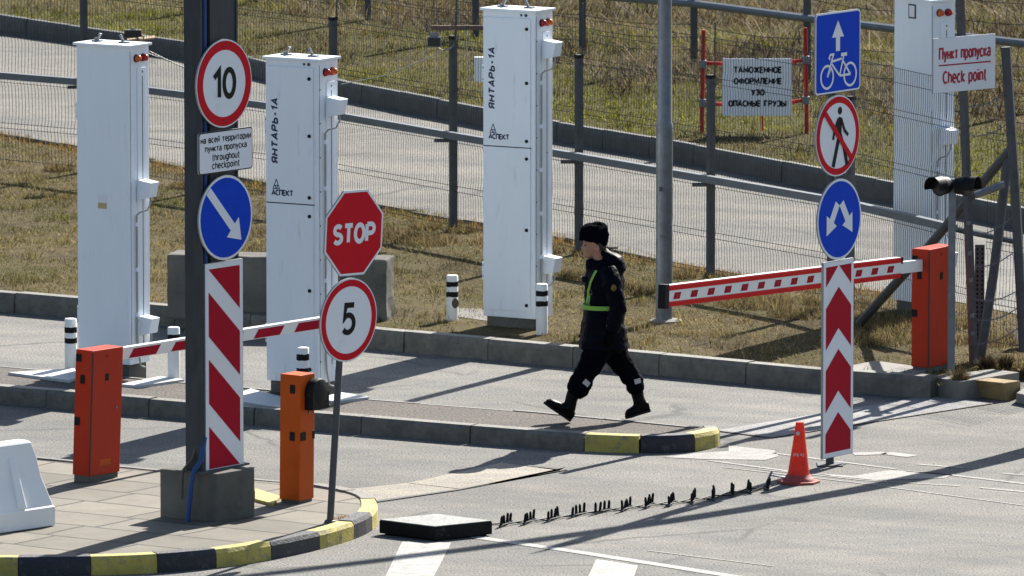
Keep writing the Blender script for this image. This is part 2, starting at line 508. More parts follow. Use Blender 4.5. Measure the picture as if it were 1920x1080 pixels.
def arc_(cx, cz, rx, rz, a0, a1, n=7):
    return [(cx + rx * math.cos(rad(a0 + (a1 - a0) * k / n)), cz + rz * math.sin(rad(a0 + (a1 - a0) * k / n))) for k in range(n + 1)]
def glyphs():
    g = {}
    H, X = 1.0, .72
    o = lambda w, h, x0=0: arc_(x0 + w / 2, h / 2, w / 2, h / 2, 90, 450, 20)
    g['О'] = g['O'] = (.62, [o(.62, H)]); g['0'] = (.52, [o(.52, H)])
    g['о'] = g['o'] = (.46, [o(.46, X)])
    g['С'] = g['C'] = (.56, [arc_(.30, .5, .30, .5, 48, 312, 16)])
    g['с'] = g['c'] = (.42, [arc_(.23, X / 2, .23, X / 2, 48, 312, 14)])
    g['е'] = g['e'] = (.46, [[(.02, .37), (.45, .37)] + arc_(.23, X / 2, .225, X / 2, 10, 310, 16)])
    g['А'] = (.62, [[(0, 0), (.31, 1), (.62, 0)], [(.12, .3), (.50, .3)]])
    g['Н'] = (.56, [[(0, 0), (0, 1)], [(.56, 0), (.56, 1)], [(0, .5), (.56, .5)]])
    g['н'] = (.42, [[(0, 0), (0, X)], [(.42, 0), (.42, X)], [(0, .37), (.42, .37)]])
    g['Т'] = g['T'] = (.56, [[(0, 1), (.56, 1)], [(.28, 1), (.28, 0)]])
    g['т'] = (.42, [[(0, X), (.42, X)], [(.21, X), (.21, 0)]])
    bowl = lambda z0, z1, w: [(0, z1), (w * .5, z1)] + arc_(w * .55, (z0 + z1) / 2, w * .45, (z1 - z0) / 2, 88, -88, 8) + [(w * .5, z0), (0, z0)]
    g['Р'] = g['P'] = (.52, [[(0, 0), (0, 1)], bowl(.46, 1, .52)])
    g['р'] = g['p'] = (.44, [[(0, -.26), (0, X)], bowl(.0, X, .44)])
    g['Я'] = (.52, [[(.52, 0), (.52, 1)], [(.52 - x, z) for x, z in bowl(.46, 1, .52)], [(.24, .46), (0, 0)]])
    g['Ь'] = (.50, [[(0, 1), (0, 0)], bowl(0, .54, .50)])
    g['Ы'] = (.72, [[(0, 1), (0, 0)], bowl(0, .54, .46), [(.72, 0), (.72, 1)]])
    g['П'] = (.54, [[(0, 0), (0, 1), (.54, 1), (.54, 0)]])
    g['п'] = (.42, [[(0, 0), (0, X), (.42, X), (.42, 0)]])
    g['Г'] = (.46, [[(0, 0), (0, 1), (.46, 1)]])
    g['Е'] = (.48, [[(.48, 1), (0, 1), (0, 0), (.48, 0)], [(0, .52), (.42, .52)]])
    g['К'] = (.54, [[(0, 0), (0, 1)], [(.52, 1), (.06, .48), (.54, 0)]])
    g['к'] = (.42, [[(0, 0), (0, X)], [(.40, X), (.05, .36), (.42, 0)]])
    g['k'] = (.42, [[(0, 0), (0, 1)], [(.40, X), (.05, .34), (.42, 0)]])
    g['М'] = (.70, [[(0, 0), (.03, 1), (.35, .2), (.67, 1), (.70, 0)]])
    g['Л'] = (.56, [[(0, 0), (.08, .06), (.14, .4), (.15, 1), (.56, 1), (.56, 0)]])
    g['И'] = (.56, [[(0, 1), (0, 0), (.56, 1), (.56, 0)]])
    g['и'] = (.42, [[(0, X), (0, 0), (.42, X), (.42, 0)]])
    g['й'] = (.42, [[(0, X), (0, 0), (.42, X), (.42, 0)], [(.10, .98), (.21, .88), (.32, .98)]])
    g['Ж'] = (.80, [[(.40, 0), (.40, 1)], [(0, 1), (.34, .5), (0, 0)], [(.80, 1), (.46, .5), (.80, 0)]])
    g['Ф'] = (.74, [[(.37, -.04), (.37, 1.04)], arc_(.37, .5, .37, .30, 90, 450, 20)])
    g['У'] = (.56, [[(0, 1), (.29, .36)], [(.56, 1), (.22, .06), (.04, 0)]])
    g['у'] = (.42, [[(0, X), (.22, .06)], [(.42, X), (.16, -.2), (.02, -.26)]])
    g['Э'] = (.54, [arc_(.24, .5, .30, .5, 132, -132, 16), [(.12, .5), (.54, .5)]])
    g['З'] = (.48, [arc_(.22, .74, .24, .26, 140, -80, 10) , arc_(.22, .25, .26, .25, 80, -140, 10)])
    g['в'] = (.42, [[(0, 0), (0, X)], bowl(.38, X, .38), bowl(0, .37, .42)])
    g['а'] = (.42, [[(.02, .62)] + arc_(.22, .52, .20, .20, 120, 0, 6) + [(.42, 0)], arc_(.20, .20, .20, .20, 60, 330, 10), [(.28, .40), (.42, .42)]])
    g['h'] = (.42, [[(0, 0), (0, 1)], [(0, .5)] + arc_(.21, .5, .21, .22, 150, 0, 6) + [(.42, 0)]])
    g['n'] = (.42, [[(0, 0), (0, X)], [(0, .5)] + arc_(.21, .5, .21, .22, 150, 0, 6) + [(.42, 0)]])
    g['u'] = (.42, [[(0, X), (0, .22)] + arc_(.21, .22, .21, .22, 180, 330, 6), [(.42, X), (.42, 0)]])
    g['r'] = (.30, [[(0, 0), (0, X)], [(0, .48)] + arc_(.20, .48, .20, .24, 160, 70, 4)])
    g['t'] = (.30, [[(.12, .95), (.12, .14), (.20, .0), (.30, .02)], [(0, X), (.29, X)]])
    g['g'] = (.44, [arc_(.22, X / 2, .22, X / 2, 40, 320, 14), [(.44, X), (.44, -.12)] + arc_(.22, -.10, .22, .17, 0, -150, 6)])
    g['i'] = (.06, [[(.03, 0), (.03, X)], [(.03, .88), (.03, 1.0)]])
    g['S'] = (.54, [arc_(.27, .75, .25, .25, 30, 250, 10) + arc_(.27, .25, .27, .25, 75, -150, 10)])
    g['1'] = (.30, [[(0, .74), (.26, 1), (.26, 0)]])
    g['5'] = (.50, [[(.46, 1), (.08, 1), (.04, .52)] + arc_(.22, .32, .27, .32, 115, -140, 12)])
    g['-'] = (.30, [[(0, .42), (.30, .42)]])
    g[' '] = (.26, [])
    return g
GL = glyphs()
def ribbon(mb, pts, w, y):
    closed = len(pts) > 3 and math.hypot(pts[0][0] - pts[-1][0], pts[0][1] - pts[-1][1]) < 1e-6
    if closed: pts = pts[:-1]
    n = len(pts)
    V_, Fc = [], []
    for i in range(n):
        p = Vector(pts[i])
        a = Vector(pts[i - 1]) if (closed or i > 0) else None
        b = Vector(pts[(i + 1) % n]) if (closed or i < n - 1) else None
        d1 = (p - a).normalized() if a is not None else None
        d2 = (b - p).normalized() if b is not None else None
        if d1 is None: d1 = d2
        if d2 is None: d2 = d1
        t = (d1 + d2)
        t = t.normalized() if t.length > 1e-4 else d1
        nn_ = Vector((-t.y, t.x))
        k = min(1 / max(nn_.dot(Vector((-d1.y, d1.x))), .45), 2.2) * w / 2
        V_ += [(p.x + nn_.x * k, y, p.y + nn_.y * k), (p.x - nn_.x * k, y, p.y - nn_.y * k)]
    m = n if closed else n - 1
    for i in range(m):
        j = (i + 1) % n
        Fc.append((2 * i, 2 * i + 1, 2 * j + 1, 2 * j))
    mb.add(V_, Fc)
def text_obj(s, parent, name, mtl, cx, cz, w, cap, pen, y, rot=0, shear=0, gap=.17):
    """lettering drawn with a flat pen: cap is the height of a capital, w the width of the whole line"""
    W = sum(GL[c][0] for c in s) + gap * (len(s) - 1)
    sx = (w - pen) / W
    sz = cap - pen
    mb = MB()
    x = 0
    c_, s_ = math.cos(rot), math.sin(rot)
    for ch in s:
        gw, pls = GL[ch]
        for k, pl in enumerate(pls):
            q = []
            for u, v in pl:
                X_ = (x + u) * sx - (w - pen) / 2 + shear * (v - .5) * sz
                Z_ = (v - .5) * sz
                q.append((cx + X_ * c_ - Z_ * s_, cz + X_ * s_ + Z_ * c_))
            ribbon(mb, q, pen, y - .0004 * k)
        x += gw + gap
    return mb.build(name, mtl, parent, weld=False)

def circ(r, n=48, cx=0, cz=0, a0=0):
    return [(cx + r * math.cos(a0 + 2 * math.pi * k / n), cz + r * math.sin(a0 + 2 * math.pi * k / n)) for k in range(n)]
def ring_faces(mb, ro, ri, y, cx=0, cz=0, n=48, mi=0):
    o, i = circ(ro, n, cx, cz), circ(ri, n, cx, cz)
    vs = [(x, y, z) for x, z in o] + [(x, y, z) for x, z in i]
    mb.add(vs, [(k, (k + 1) % n, n + (k + 1) % n, n + k) for k in range(n)], mi)
def stroke(mb, pts, w, y, mi=0):
    for (x0, z0), (x1, z1) in zip(pts, pts[1:]):
        d = math.hypot(x1 - x0, z1 - z0)
        tx, tz = (x1 - x0) / d, (z1 - z0) / d
        nx, nz = -tz * w / 2, tx * w / 2
        e = w * .35
        mb.add([(x0 - tx * e + nx, y, z0 - tz * e + nz), (x0 - tx * e - nx, y, z0 - tz * e - nz), (x1 + tx * e - nx, y, z1 + tz * e - nz), (x1 + tx * e + nx, y, z1 + tz * e + nz)], [(0, 1, 2, 3)], mi)
        y -= .00025
def clip(poly, xmin, xmax, zmin, zmax):
    for ax, lim, sg in ((0, xmin, 1), (0, xmax, -1), (1, zmin, 1), (1, zmax, -1)):
        out = []
        for i in range(len(poly)):
            p, q = poly[i], poly[(i + 1) % len(poly)]
            ip, iq = sg * (p[ax] - lim) >= 0, sg * (q[ax] - lim) >= 0
            if ip: out.append(p)
            if ip != iq:
                t = (lim - p[ax]) / (q[ax] - p[ax])
                out.append((p[0] + t * (q[0] - p[0]), p[1] + t * (q[1] - p[1])))
        poly = out
        if not poly: return []
    return poly
def rrect(w, h, r, n=6):
    out = []
    for cx, cz, a in ((w / 2 - r, h / 2 - r, 0), (-w / 2 + r, h / 2 - r, 90), (-w / 2 + r, -h / 2 + r, 180), (w / 2 - r, -h / 2 + r, 270)):
        for k in range(n + 1):
            t = rad(a + 90 * k / n)
            out.append((cx + r * math.cos(t), cz + r * math.sin(t)))
    return out

E1 = Vector((math.cos(rad(33)), -math.sin(rad(33)), 0))     # along the lanes, to the right and nearer
E2 = Vector((math.sin(rad(33)), math.cos(rad(33)), 0))      # across the lanes, away

# ------------------------------------------------------------------ the ground
def sheet(name, pts, z, mtl):
    mb = MB()
    mb.add([(p[0], p[1], z) for p in pts], [tuple(range(len(pts)))])
    return struct(name, mb, mtl)
ROAD_PTS = [(-400, -100), (400, -100), (400, 1500), (-400, 1500)]
sheet('road', ROAD_PTS, 0, 'asphalt')

LZ = .15
KERB_BASE = [(-11.5, 88.1), g2(0, 585), g2(345, 615), g2(720, 657), g2(1230, 704), g2(1540, 733), g2(1745, 748)]
def offset_path(pts, d):
    out = []
    for i, p in enumerate(pts):
        a, b = Vector(pts[max(i - 1, 0)]), Vector(pts[min(i + 1, len(pts) - 1)])
        t = (b - a).normalized()
        n = Vector((-t.y, t.x))
        out.append((p[0] + n.x * d, p[1] + n.y * d))
    return out
def resample(pts, step):
    P = [Vector(p) for p in pts]
    L = [0]
    for a, b in zip(P, P[1:]): L.append(L[-1] + (b - a).length)
    def at(s):
        for i in range(len(P) - 1):
            if s <= L[i + 1] or i == len(P) - 2:
                t = (s - L[i]) / max(L[i + 1] - L[i], 1e-6)
                return P[i].lerp(P[i + 1], t)
    return at, L[-1]
def smooth_path(pts, it=2, closed=False):
    for _ in range(it):
        out = [] if closed else [pts[0]]
        rng = range(len(pts)) if closed else range(len(pts) - 1)
        for i in rng:
            p, q = pts[i], pts[(i + 1) % len(pts)]
            out += [(p[0] * .75 + q[0] * .25, p[1] * .75 + q[1] * .25), (p[0] * .25 + q[0] * .75, p[1] * .25 + q[1] * .75)]
        if not closed: out.append(pts[-1])
        pts = out
    return pts
def kerb(mb, path, block, h, w, z0=0, colours=(0,), sub=4, gap=.012, d=1, jitter=.006, start=0):
    """stones laid along a path; the road side is the path, the body lies to its left when d = 1"""
    at, L = resample(path, block)
    n = max(1, round(L / block))
    bl = L / n
    prof = [(0, -.05), (.004, h * .78), (.022, h), (w - .012, h + .001), (w, h - .02), (w, -.05)]
    for i in range(n):
        a, b = i * bl + gap / 2, (i + 1) * bl - gap / 2
        jz, jo = random.uniform(-jitter, jitter), random.uniform(-jitter, jitter)
        rings = []
        for k in range(sub + 1):
            s = a + (b - a) * k / sub
            p = at(s)
            t = (at(min(s + .05, L)) - at(max(s - .05, 0))).normalized()
            nn = Vector((-t.y, t.x)) * d
            rings.append([(p.x + nn.x * (o + jo), p.y + nn.y * (o + jo), z0 + z + (jz if z > 0 else 0)) for o, z in prof])
        m = len(prof)
        vs = [v for r in rings for v in r]
        fs = [(k * m + j, k * m + j + 1, (k + 1) * m + j + 1, (k + 1) * m + j) for k in range(sub) for j in range(m - 1)]
        fs += [tuple(range(m)), tuple(range(sub * m, sub * m + m))]
        mb.add(vs, fs, colours[(i + start) % len(colours)])
mb = MB()
kerb(mb, KERB_BASE, .98, .20, .17)
struct('kerb', mb, 'kerb', bevel=0)

lawn_edge = offset_path(KERB_BASE, .165)
BR_NEAR = [(-16, 115.0), g2(0, 252, .15), g2(290, 303, .15), g2(700, 387, .15), g2(1040, 445, .15), g2(1250, 490, .15), g2(1450, 527, .15), (4.2, 83.8), (6.5, 79.6), (9, 75)]
BR_FAR = [(-16, 128.0), g2(0, 62, .15), g2(345, 112, .15), g2(640, 188, .15), g2(1040, 266, .15), g2(1230, 298, .15), g2(1680, 384, .15), g2(1920, 432, .15), (9.5, 83.5), (13, 77)]
right_edge = [g2(1757, 742), g2(1800, 726), g2(1860, 716), g2(1930, 712), (7.5, 77.6)]
lawn_poly = lawn_edge + right_edge + [(14, 76), (16, 80), (16, 140), (-30, 140), (-30, 96)]
mb = MB()
mb.prism_z(lawn_poly, -.05, LZ)
struct('ground', mb, 'soil')
mb = MB()
nn = BR_NEAR + BR_FAR[::-1]
for (a, b), (c, d) in zip(zip(BR_NEAR, BR_NEAR[1:]), zip(BR_FAR, BR_FAR[1:])):
    mb.add([(*a, LZ + .006), (*b, LZ + .006), (*d, LZ + .006), (*c, LZ + .006)], [(0, 1, 2, 3)])
struct('road', mb, 'asphalt_back')
mb = MB()
kerb(mb, BR_FAR, 1.0, .235, .10, z0=LZ)
struct('kerb', mb, 'kerb_far')
mb = MB()
far_edge = offset_path(BR_FAR, .095)
mb.prism_z(far_edge + [(30, 77), (60, 200), (260, 1400), (-260, 1400), (-60, 200), (-34, 128)], LZ - .1, LZ + .215)
struct('field', mb, 'soil_far')
FZ = LZ + .215
# a low kerb strip on the near edge of the back road
mb = MB()
kerb(mb, [(p[0], p[1]) for p in BR_NEAR[:6]], 1.0, .035, .10, z0=LZ, d=-1, jitter=.012)
struct('kerb_strip', mb, 'concrete_dark')

# the island between the two lanes
isl_front = [(-10, 80.45), g2(0, 757), g2(300, 783), g2(600, 808), g2(900, 833), g2(1060, 845), g2(1200, 851), g2(1290, 849), g2(1338, 841), g2(1353, 836), g2(1345, 829)]
isl_back = [g2(1312, 800, .148), g2(1000, 770, .148), g2(690, 746, .148), g2(480, 727, .148), g2(0, 684, .148), (-10, 81.9)]
at_, L_ = resample(isl_front, 1)
front_s = smooth_path(isl_front, 1)
mb = MB()
mb.prism_z(offset_path(front_s, .14) + [(p[0], p[1]) for p in isl_back[1:]], -.03, .14)
struct('traffic_island', mb, 'island')
# plain stones up to the painted nose, then yellow, black, yellow
i_p = min(range(len(front_s)), key=lambda i: (Vector(front_s[i]) - Vector(g2(1060, 845))).length)
mb = MB()
kerb(mb, front_s[:i_p + 1], 1.18, .16, .16)
nose = front_s[i_p:]
at_n, L_n = resample(nose, 1)
def cut(path, s0, s1, k=8):
    at, L = resample(path, 1)
    return [tuple(at(s0 + (s1 - s0) * i / k)) for i in range(k + 1)]
Ld = Vector(g2(1060, 845)) - Vector(g2(1165, 851))
kerb(mb, cut(nose, 0, .5), .5, .152, .16, colours=(1,), sub=6)
kerb(mb, cut(nose, .505, 1.02), .515, .152, .16, colours=(2,), sub=6)
kerb(mb, cut(nose, 1.025, L_n - .18), .6, .152, .16, colours=(1,), sub=8)
kerb(mb, cut(nose, L_n - .175, L_n), .4, .15, .14, colours=(0,), sub=4)
kerb(mb, isl_back, 1.0, .148, .09)
struct('kerb', mb, ['kerb', 'kerb_yellow', 'kerb_black'])

# the paved corner in front
pave_front = [(-9.5, 66.7), g2(-200, 1078), g2(0, 1082), g2(170, 1080), g2(300, 1075), g2(400, 1066), g2(500, 1052), g2(600, 1031), g2(660, 1014), g2(697, 998), g2(712, 980), g2(706, 963), g2(678, 952), g2(640, 944), g2(592, 936), g2(470, 925), g2(300, 909), g2(80, 887), g2(0, 880), (-11, 77.6)]
pf = smooth_path(pave_front, 1)
mb = MB()
mb.prism_z(offset_path(pf, .13), -.03, .135)
struct('pavement', mb, 'slabs')
i_n = min(range(len(pf)), key=lambda i: (Vector(pf[i]) - Vector(g2(706, 963))).length)
i_b = min(range(len(pf)), key=lambda i: (Vector(pf[i]) - Vector(g2(592, 936))).length)
mb = MB()
fk = pf[:i_n]
atf, Lf = resample(fk, 1)
def screen_x(p):
    d_ = p.y * CP + CAMH * SP
    return 960 + F * p.x / d_
def s_at(x):
    return min((abs(screen_x(atf(Lf * k / 900)) - x), Lf * k / 900) for k in range(901))[1]
bx_ = [-420, -260, -110, 33, 170, 297, 405, 510, 600, 665, 699]
ss = [s_at(x) for x in bx_] + [Lf]
for k, (a_, b_) in enumerate(zip(ss, ss[1:])):
    if b_ - a_ < .03: continue
    kerb(mb, cut(fk, a_, b_, 10), b_ - a_, .15, .15, colours=(1 if k % 2 == 0 else 2,), sub=5, gap=.006)
kerb(mb, pf[i_n - 1:i_b + 1], .42, .148, .15, colours=(0,), sub=4)
kerb(mb, pf[i_b:], 1.0, .139, .1, colours=(0,), sub=3)
struct('kerb', mb, ['kerb', 'kerb_yellow', 'kerb_black'])

# flush concrete apron and plates
mb = MB()
def quad(mb, pts, z, mi=0): mb.add([(*g2(*p), z) for p in pts], [tuple(range(len(pts)))], mi)
quad(mb, [(585, 945), (664, 945), (858, 918), (762, 907), (580, 926)], .006)
quad(mb, [(861, 917.5), (1052, 884), (940, 869), (765, 906.6)], .006)
struct('road_apron', mb, 'apron')
mb = MB()
quad(mb, [(664, 945.5), (858, 918.6), (1066, 882), (1060, 878), (1048, 884.6), (858, 920.5), (672, 948)], .009)
quad(mb, [(940, 869), (1066, 880), (1050, 882), (1040, 881)], .0085)
struct('road_joint', mb, 'seam')
mb = MB()
quad(mb, [(1342, 808), (1447, 821), (1862, 757), (1752, 741)], .006)
struct('road_plate', mb, 'steel_plate')
mb = MB()
quad(mb, [(1342, 809), (1447, 822.5), (1448, 820), (1346, 808)], .009)
quad(mb, [(1447, 822), (1862, 758), (1861, 756.8), (1447, 820.8)], .009)
struct('road_joint', mb, 'seam')

# painted markings
mb = MB()
MZ = .004
quad(mb, [(754, 1016), (846, 1018), (829, 1052), (806, 1095), (716, 1095)], MZ)
def pline(pts, w):
    P = [Vector(g2(*p)) for p in pts]
    for a, b in zip(P, P[1:]):
        t = (b - a).normalized(); n = Vector((-t.y, t.x)) * w / 2
        mb.add([(*(a + n), MZ), (*(a - n), MZ), (*(b - n), MZ), (*(b + n), MZ)], [(0, 1, 2, 3)])
pline([(880, 1006), (1060, 1032), (1240, 1060), (1480, 1098)], .12)
quad(mb, [(1118, 1049), (1196, 1061), (1184, 1096), (1096, 1096)], MZ)
struct('road_markings', mb, 'paint')
mb = MB()
quad(mb, [(1242, 858), (1300, 851), (1366, 846), (1366, 836), (1452, 845), (1460, 856), (1436, 863), (1330, 862)], MZ)
pline([(1330, 864), (1480, 884)], .05)
pline([(1450, 850), (1540, 862), (1680, 880)], .05)
quad(mb, [(1530, 888), (1600, 893), (1668, 882), (1790, 890), (1770, 897), (1640, 901), (1560, 893)], MZ)
pline([(1700, 884), (1790, 892), (1925, 908)], .06)
pline([(1420, 880), (1530, 891), (1620, 901), (1800, 912)], .04)
pline([(1720, 871), (1810, 878)], .05)
pline([(1838, 915), (1925, 923)], .06)
pline([(1360, 877), (1600, 905), (1925, 949)], .03)
pline([(1600, 852), (1660, 850), (1712, 856)], .16)
pline([(1215, 1033), (1450, 1062)], .03)
pline([(1880, 888), (1925, 892)], .05)
struct('road_markings', mb, 'paint_worn')
mb = MB()
quad(mb, [(845, 607, ), (905, 608), (1030, 620), (985, 641), (850, 622)], LZ + .004)
for i, v in enumerate(mb.v):
    pass
struct('gravel_patch', mb, 'gravel')

# ------------------------------------------------------------------ portal cabinets
def cabinet(px, base_y, z0, yaw, W, D, H, label, front, boxes, loc=None):
    t = thing('monitor_cabinet', label, 'monitor cabinet', loc or G(px, base_y, z0), -yaw, 'white radiation monitor cabinets')
    MB().box(.025, W - .03, .03, D - .02, -.15, .12).build('plinth', 'concrete_dark', t, bevel=.004)
    body = MB().box(0, W, 0, D, .1, H - .025).build('housing', 'white', t, bevel=.006)
    MB().box(-.025, W + .025, -.025, D + .02, H - .024, H).build('top_plate', 'white_side', t, bevel=.004)
    for u in (.2, .72):
        b = MB()
        b.box(W * u - .045, W * u + .05, D * .42, D * .58, H + .001, H + .014)
        b.box(W * u - .02, W * u - .004, D * .46, D * .54, H + .012, H + .035)
        pts = [(W * u + .0, H + .012), (W * u + .014, H + .012), (W * u + .05, H + .075), (W * u + .03, H + .08)]
        if u > .5: pts = [(2 * W * u - x, z) for x, z in pts]
        b.prism_y(pts, D * .46, D * .54)
        b.build('lifting_bracket', 'galv', t, bevel=.002)
    # lamps on the end face
    for k, (yy, mm) in enumerate(((.36, 'lamp_orange' if front != 'doors' else 'lamp_red'), (.70, 'lamp_red' if front != 'doors' else 'lamp_orange'))):
        b = MB()
        b.lathe([(.037, 0), (.037, .012)], 18, (W, D * yy, H - .13), 1, 'x')
        b.lathe([(.033, .012), (.033, .03), (.026, .048), (.012, .056), (.001, .057)], 18, (W, D * yy, H - .13), 0, 'x')
        b.build('lamp', [mm, 'black'], t, smooth=True)
    # cover strip with its slot
    b = MB()
    b.box(W, W + .010, D * .40, D * .80, .22, H - .22)
    b.build('cover_strip', 'white_side', t, bevel=.003)
    b = MB()
    b.box(W + .0095, W + .0115, D * .62, D * .645, .26, H - .30)
    b.box(W + .0005, W + .0015, D * .07, D * .085, .15, H - .06)
    for zz in (H - .26, H * .55, .3):
        b.lathe([(.008, 0), (.008, .014)], 8, (W, D * .63, zz), 0, 'x')
    b.build('slot', 'seam', t)
    for zz in boxes:
        bx = MB()
        pr = [(W + .012, zz + .085), (W + .155, zz + .065), (W + .125, zz - .075), (W + .012, zz - .10)]
        bx.prism_y(pr, D * .38, D * .80)
        so = bx.build('sensor_box', 'white_side', t, bevel=.005)
        MB().box(W + .0115, W + .018, D * .34, D * .40, zz - .12, zz + .03).build('mounting_tab', 'white_side', so, bevel=.002)
        c = MB()
        c.tube([(W + .10, D * .6, zz - .075), (W + .12, D * .55, zz - .12), (W + .10, D * .45, zz - .19), (W + .04, D * .35, zz - .21), (W + .018, D * .28, zz - .24)], .008, 6)
        c.build('cable', 'cable', so, smooth=True)
    c = MB()
    c.tube([(W + .018, D * .28, max(boxes) - .24), (W + .018, D * .28, .32), (W + .018, D * .34, .2), (W + .03, D * .4, .08), (W + .03, D * .6, .06)], .009, 6)
    c.build('cable', 'cable', t, smooth=True)
    z = max(boxes) - .34
    while z > .3:
        MB().box(W + .001, W + .029, D * .25, D * .31, z, z + .035).build('cable_clip', 'white_side', t); z -= .42
    if front == 'doors':
        zs = H - 1.33
        dz = [(zs + .006, H - .085), (.17, zs - .004)]
        for z0_, z1_ in dz:
            d = MB().box(.010, W - .045, -.012, -.001, z0_, z1_).build('door_panel', 'white', t, bevel=.003)
            for zl in ([z1_ - .10, (z0_ + z1_) / 2, z0_ + .06]):
                k = MB()
                k.lathe([(.017, 0), (.017, .008), (.012, .012)], 12, (W - .085, -.012, zl), 0, 'y')
                k.build('lock', 'black', d, smooth=True)
        MB().box(.006, W - .04, -.0045, .0005, zs - .005, zs + .007).build('seam', 'seam', t)
        b = MB()
        b.lathe([(.015, 0), (.015, .008)], 12, (W * .83, 0, H - .055), 0, 'y')
        b.lathe([(.012, 0), (.012, .006)], 12, (W * .74, 0, H - .055), 0, 'y')
        b.build('knob', 'galv_dark', t, smooth=True)
        text_obj('ЯНТАРЬ-1А', t, 'lettering', 'navy_letter', .105, H - .67, .60, .074, .017, -.0135, rot=math.pi / 2, shear=.2, gap=.3)
        text_obj('АСПЕКТ', t, 'lettering', 'navy_letter', .185, H - 1.235, .235, .056, .0125, -.0135)
        b = MB()
        cx, cz = .12, H - 1.165
        for (p, q) in (((-.035, -.035), (0, .05)), ((0, .05), (.035, -.035)), ((.035, -.035), (-.035, -.035)), ((-.018, -.005), (.018, -.005)), ((-.018, -.005), (0, -.035)), ((.018, -.005), (0, -.035))):
            stroke(b, [(cx + p[0], cz + p[1]), (cx + q[0], cz + q[1])], .008, -.0135)
        b.build('emblem', 'navy_letter', t, weld=False)
        b = MB()
        for zz in np.arange(.3, H - .1, .31):
            b.lathe([(.006, 0), (.006, .006)], 8, (W, D * .1, zz), 0, 'x')
        b.build('rivet', 'galv_dark', t)
    elif front == 'plain':
        b = MB()
        b.box(W * .40, W * .57, -.0025, 0, H - 1.47, H - 1.40)
        b.build('sticker', 'white_sign', t)
        MB().box(W * .40, W * .57, -.003, 0, H - 1.525, H - 1.472).build('sticker', 'sticker', t)
    else:
        f = MB().box(W * .40, W * .60, -.006, 0, H - .20, H - .06).build('window_frame', 'galv_dark', t)
        MB().box(W * .43, W * .57, -.009, -.0055, H - .185, H - .075).build('pane', 'bag', f)
    # side hinge plates on the far edge
    for zz in (H * .79, H * .17):
        b = MB()
        b.box(-.055, 0, D * .2, D * .26, zz - .08, zz + .09)
        h = b.build('hinge_plate', 'white_side', t, bevel=.003)
        k = MB()
        for q in (-.05, .06): k.lathe([(.012, 0), (.012, .008)], 8, (-.03, D * .2, zz + q), 0, 'y')
        k.build('bolt', 'black', h)
    return t
CH = 3.06
cabinet(147, 697, .15, rad(31), .575, .335, CH, 'white monitor cabinet with plain front and yellow sticker, behind the red-orange barrier', 'plain', [1.72, .46])
cabinet(500, 733, .15, rad(31), .56, .335, CH, 'white lettered monitor cabinet behind the octagonal stop sign', 'doors', [2.62, .75])
cabinet(906, 611, .15, rad(31), .58, .33, CH + .02, 'white lettered monitor cabinet on the grass between two striped bollards', 'doors', [2.70, .62])
cabinet(1674, 580, .15, rad(55), .575, .30, CH + .02, 'white monitor cabinet with small window standing behind the wire fence', 'window', [1.75, .55])

# white plates around the cabinet feet
def slab(name, pts, z0, z1, mtl, label, cat, group=None):
    lo = [G(*p, z1) for p in pts]
    mb = MB()
    mb.hexa([(p.x, p.y, z0) for p in lo], [(p.x, p.y, z1) for p in lo])
    return tag(mb.build(name, mtl, bevel=.003), label, cat, group)
gp = 'white plates around the cabinet feet'
slab('cover_plate', [(15, 698), (140, 690), (146, 706), (130, 713)], .002, .165, 'plate', 'white cover plate on island left of the plain cabinet', 'plate', gp)
slab('cover_plate', [(225, 720), (262, 723), (345, 711), (300, 705)], .002, .165, 'plate', 'white cover plate on island beside the short bollard right of the plain cabinet', 'plate', gp)
slab('cover_plate', [(420, 748), (530, 764), (560, 752), (470, 728)], .002, .165, 'plate', 'white cover plate on island left of the stop sign cabinet foot', 'plate', gp)
slab('cover_plate', [(588, 748), (632, 752), (692, 744), (640, 735)], .002, .165, 'plate', 'white cover plate on island right of the stop sign cabinet foot', 'plate', gp)

# ------------------------------------------------------------------ bollards
def bollard(px, by, z0, h, label, bands, stain=False):
    t = thing('bollard', label, 'bollard', G(px, by, z0), random.uniform(0, 6), 'black and white striped bollards')
    r = .057
    MB().lathe([(r + .002, -.15), (r, .03), (r, h - .012), (r - .006, h - .002), (r - .02, h)], 20).build('post', 'bollard_white', t, smooth=True)
    for z0_, z1_ in bands:
        b = MB()
        n = 20
        rr = r + .0015
        vs, fs = [], []
        for k in range(n):
            a = 2 * math.pi * k / n
            j0, j1 = random.uniform(-.004, .004), random.uniform(-.004, .004)
            vs += [(rr * math.cos(a), rr * math.sin(a), z0_ + j0), (rr * math.cos(a), rr * math.sin(a), z1_ + j1)]
        fs = [(2 * k, 2 * ((k + 1) % n), 2 * ((k + 1) % n) + 1, 2 * k + 1) for k in range(n)]
        b.add(vs, fs); b.build('stripe', 'black', t, smooth=True)
    if stain:
        MB().ell((.02, -r + .004, h * .36), (.042, .012, .05)).build('bracket', 'rust', t, smooth=True)
    return t
bollard(848, 600, LZ, .44, 'striped bollard with a rusty scar, on grass left of the lettered cabinet', [(.33, .38), (.23, .28)])
o = [x for x in bpy.data.objects if x.name == 'bollard'][0]
s_ = MB()
s_.ell((.0, 0, 0), (.036, .012, .05)); so = s_.build('rusty_bracket', 'rust', None, smooth=True)
so.parent = o; so.location = Vector((.028, -.052, .17)); so.location = Matrix.Rotation(-o.rotation_euler.z, 3, 'Z') @ so.location
so.rotation_euler = (0, 0, -o.rotation_euler.z)
bollard(1016, 627, LZ, .49, 'striped bollard at the near right corner of the grass cabinet', [(.375, .425), (.275, .325)])
bollard(133, 691, .15, .47, 'striped bollard at the left side of the plain cabinet', [(.34, .39), (.24, .29)])
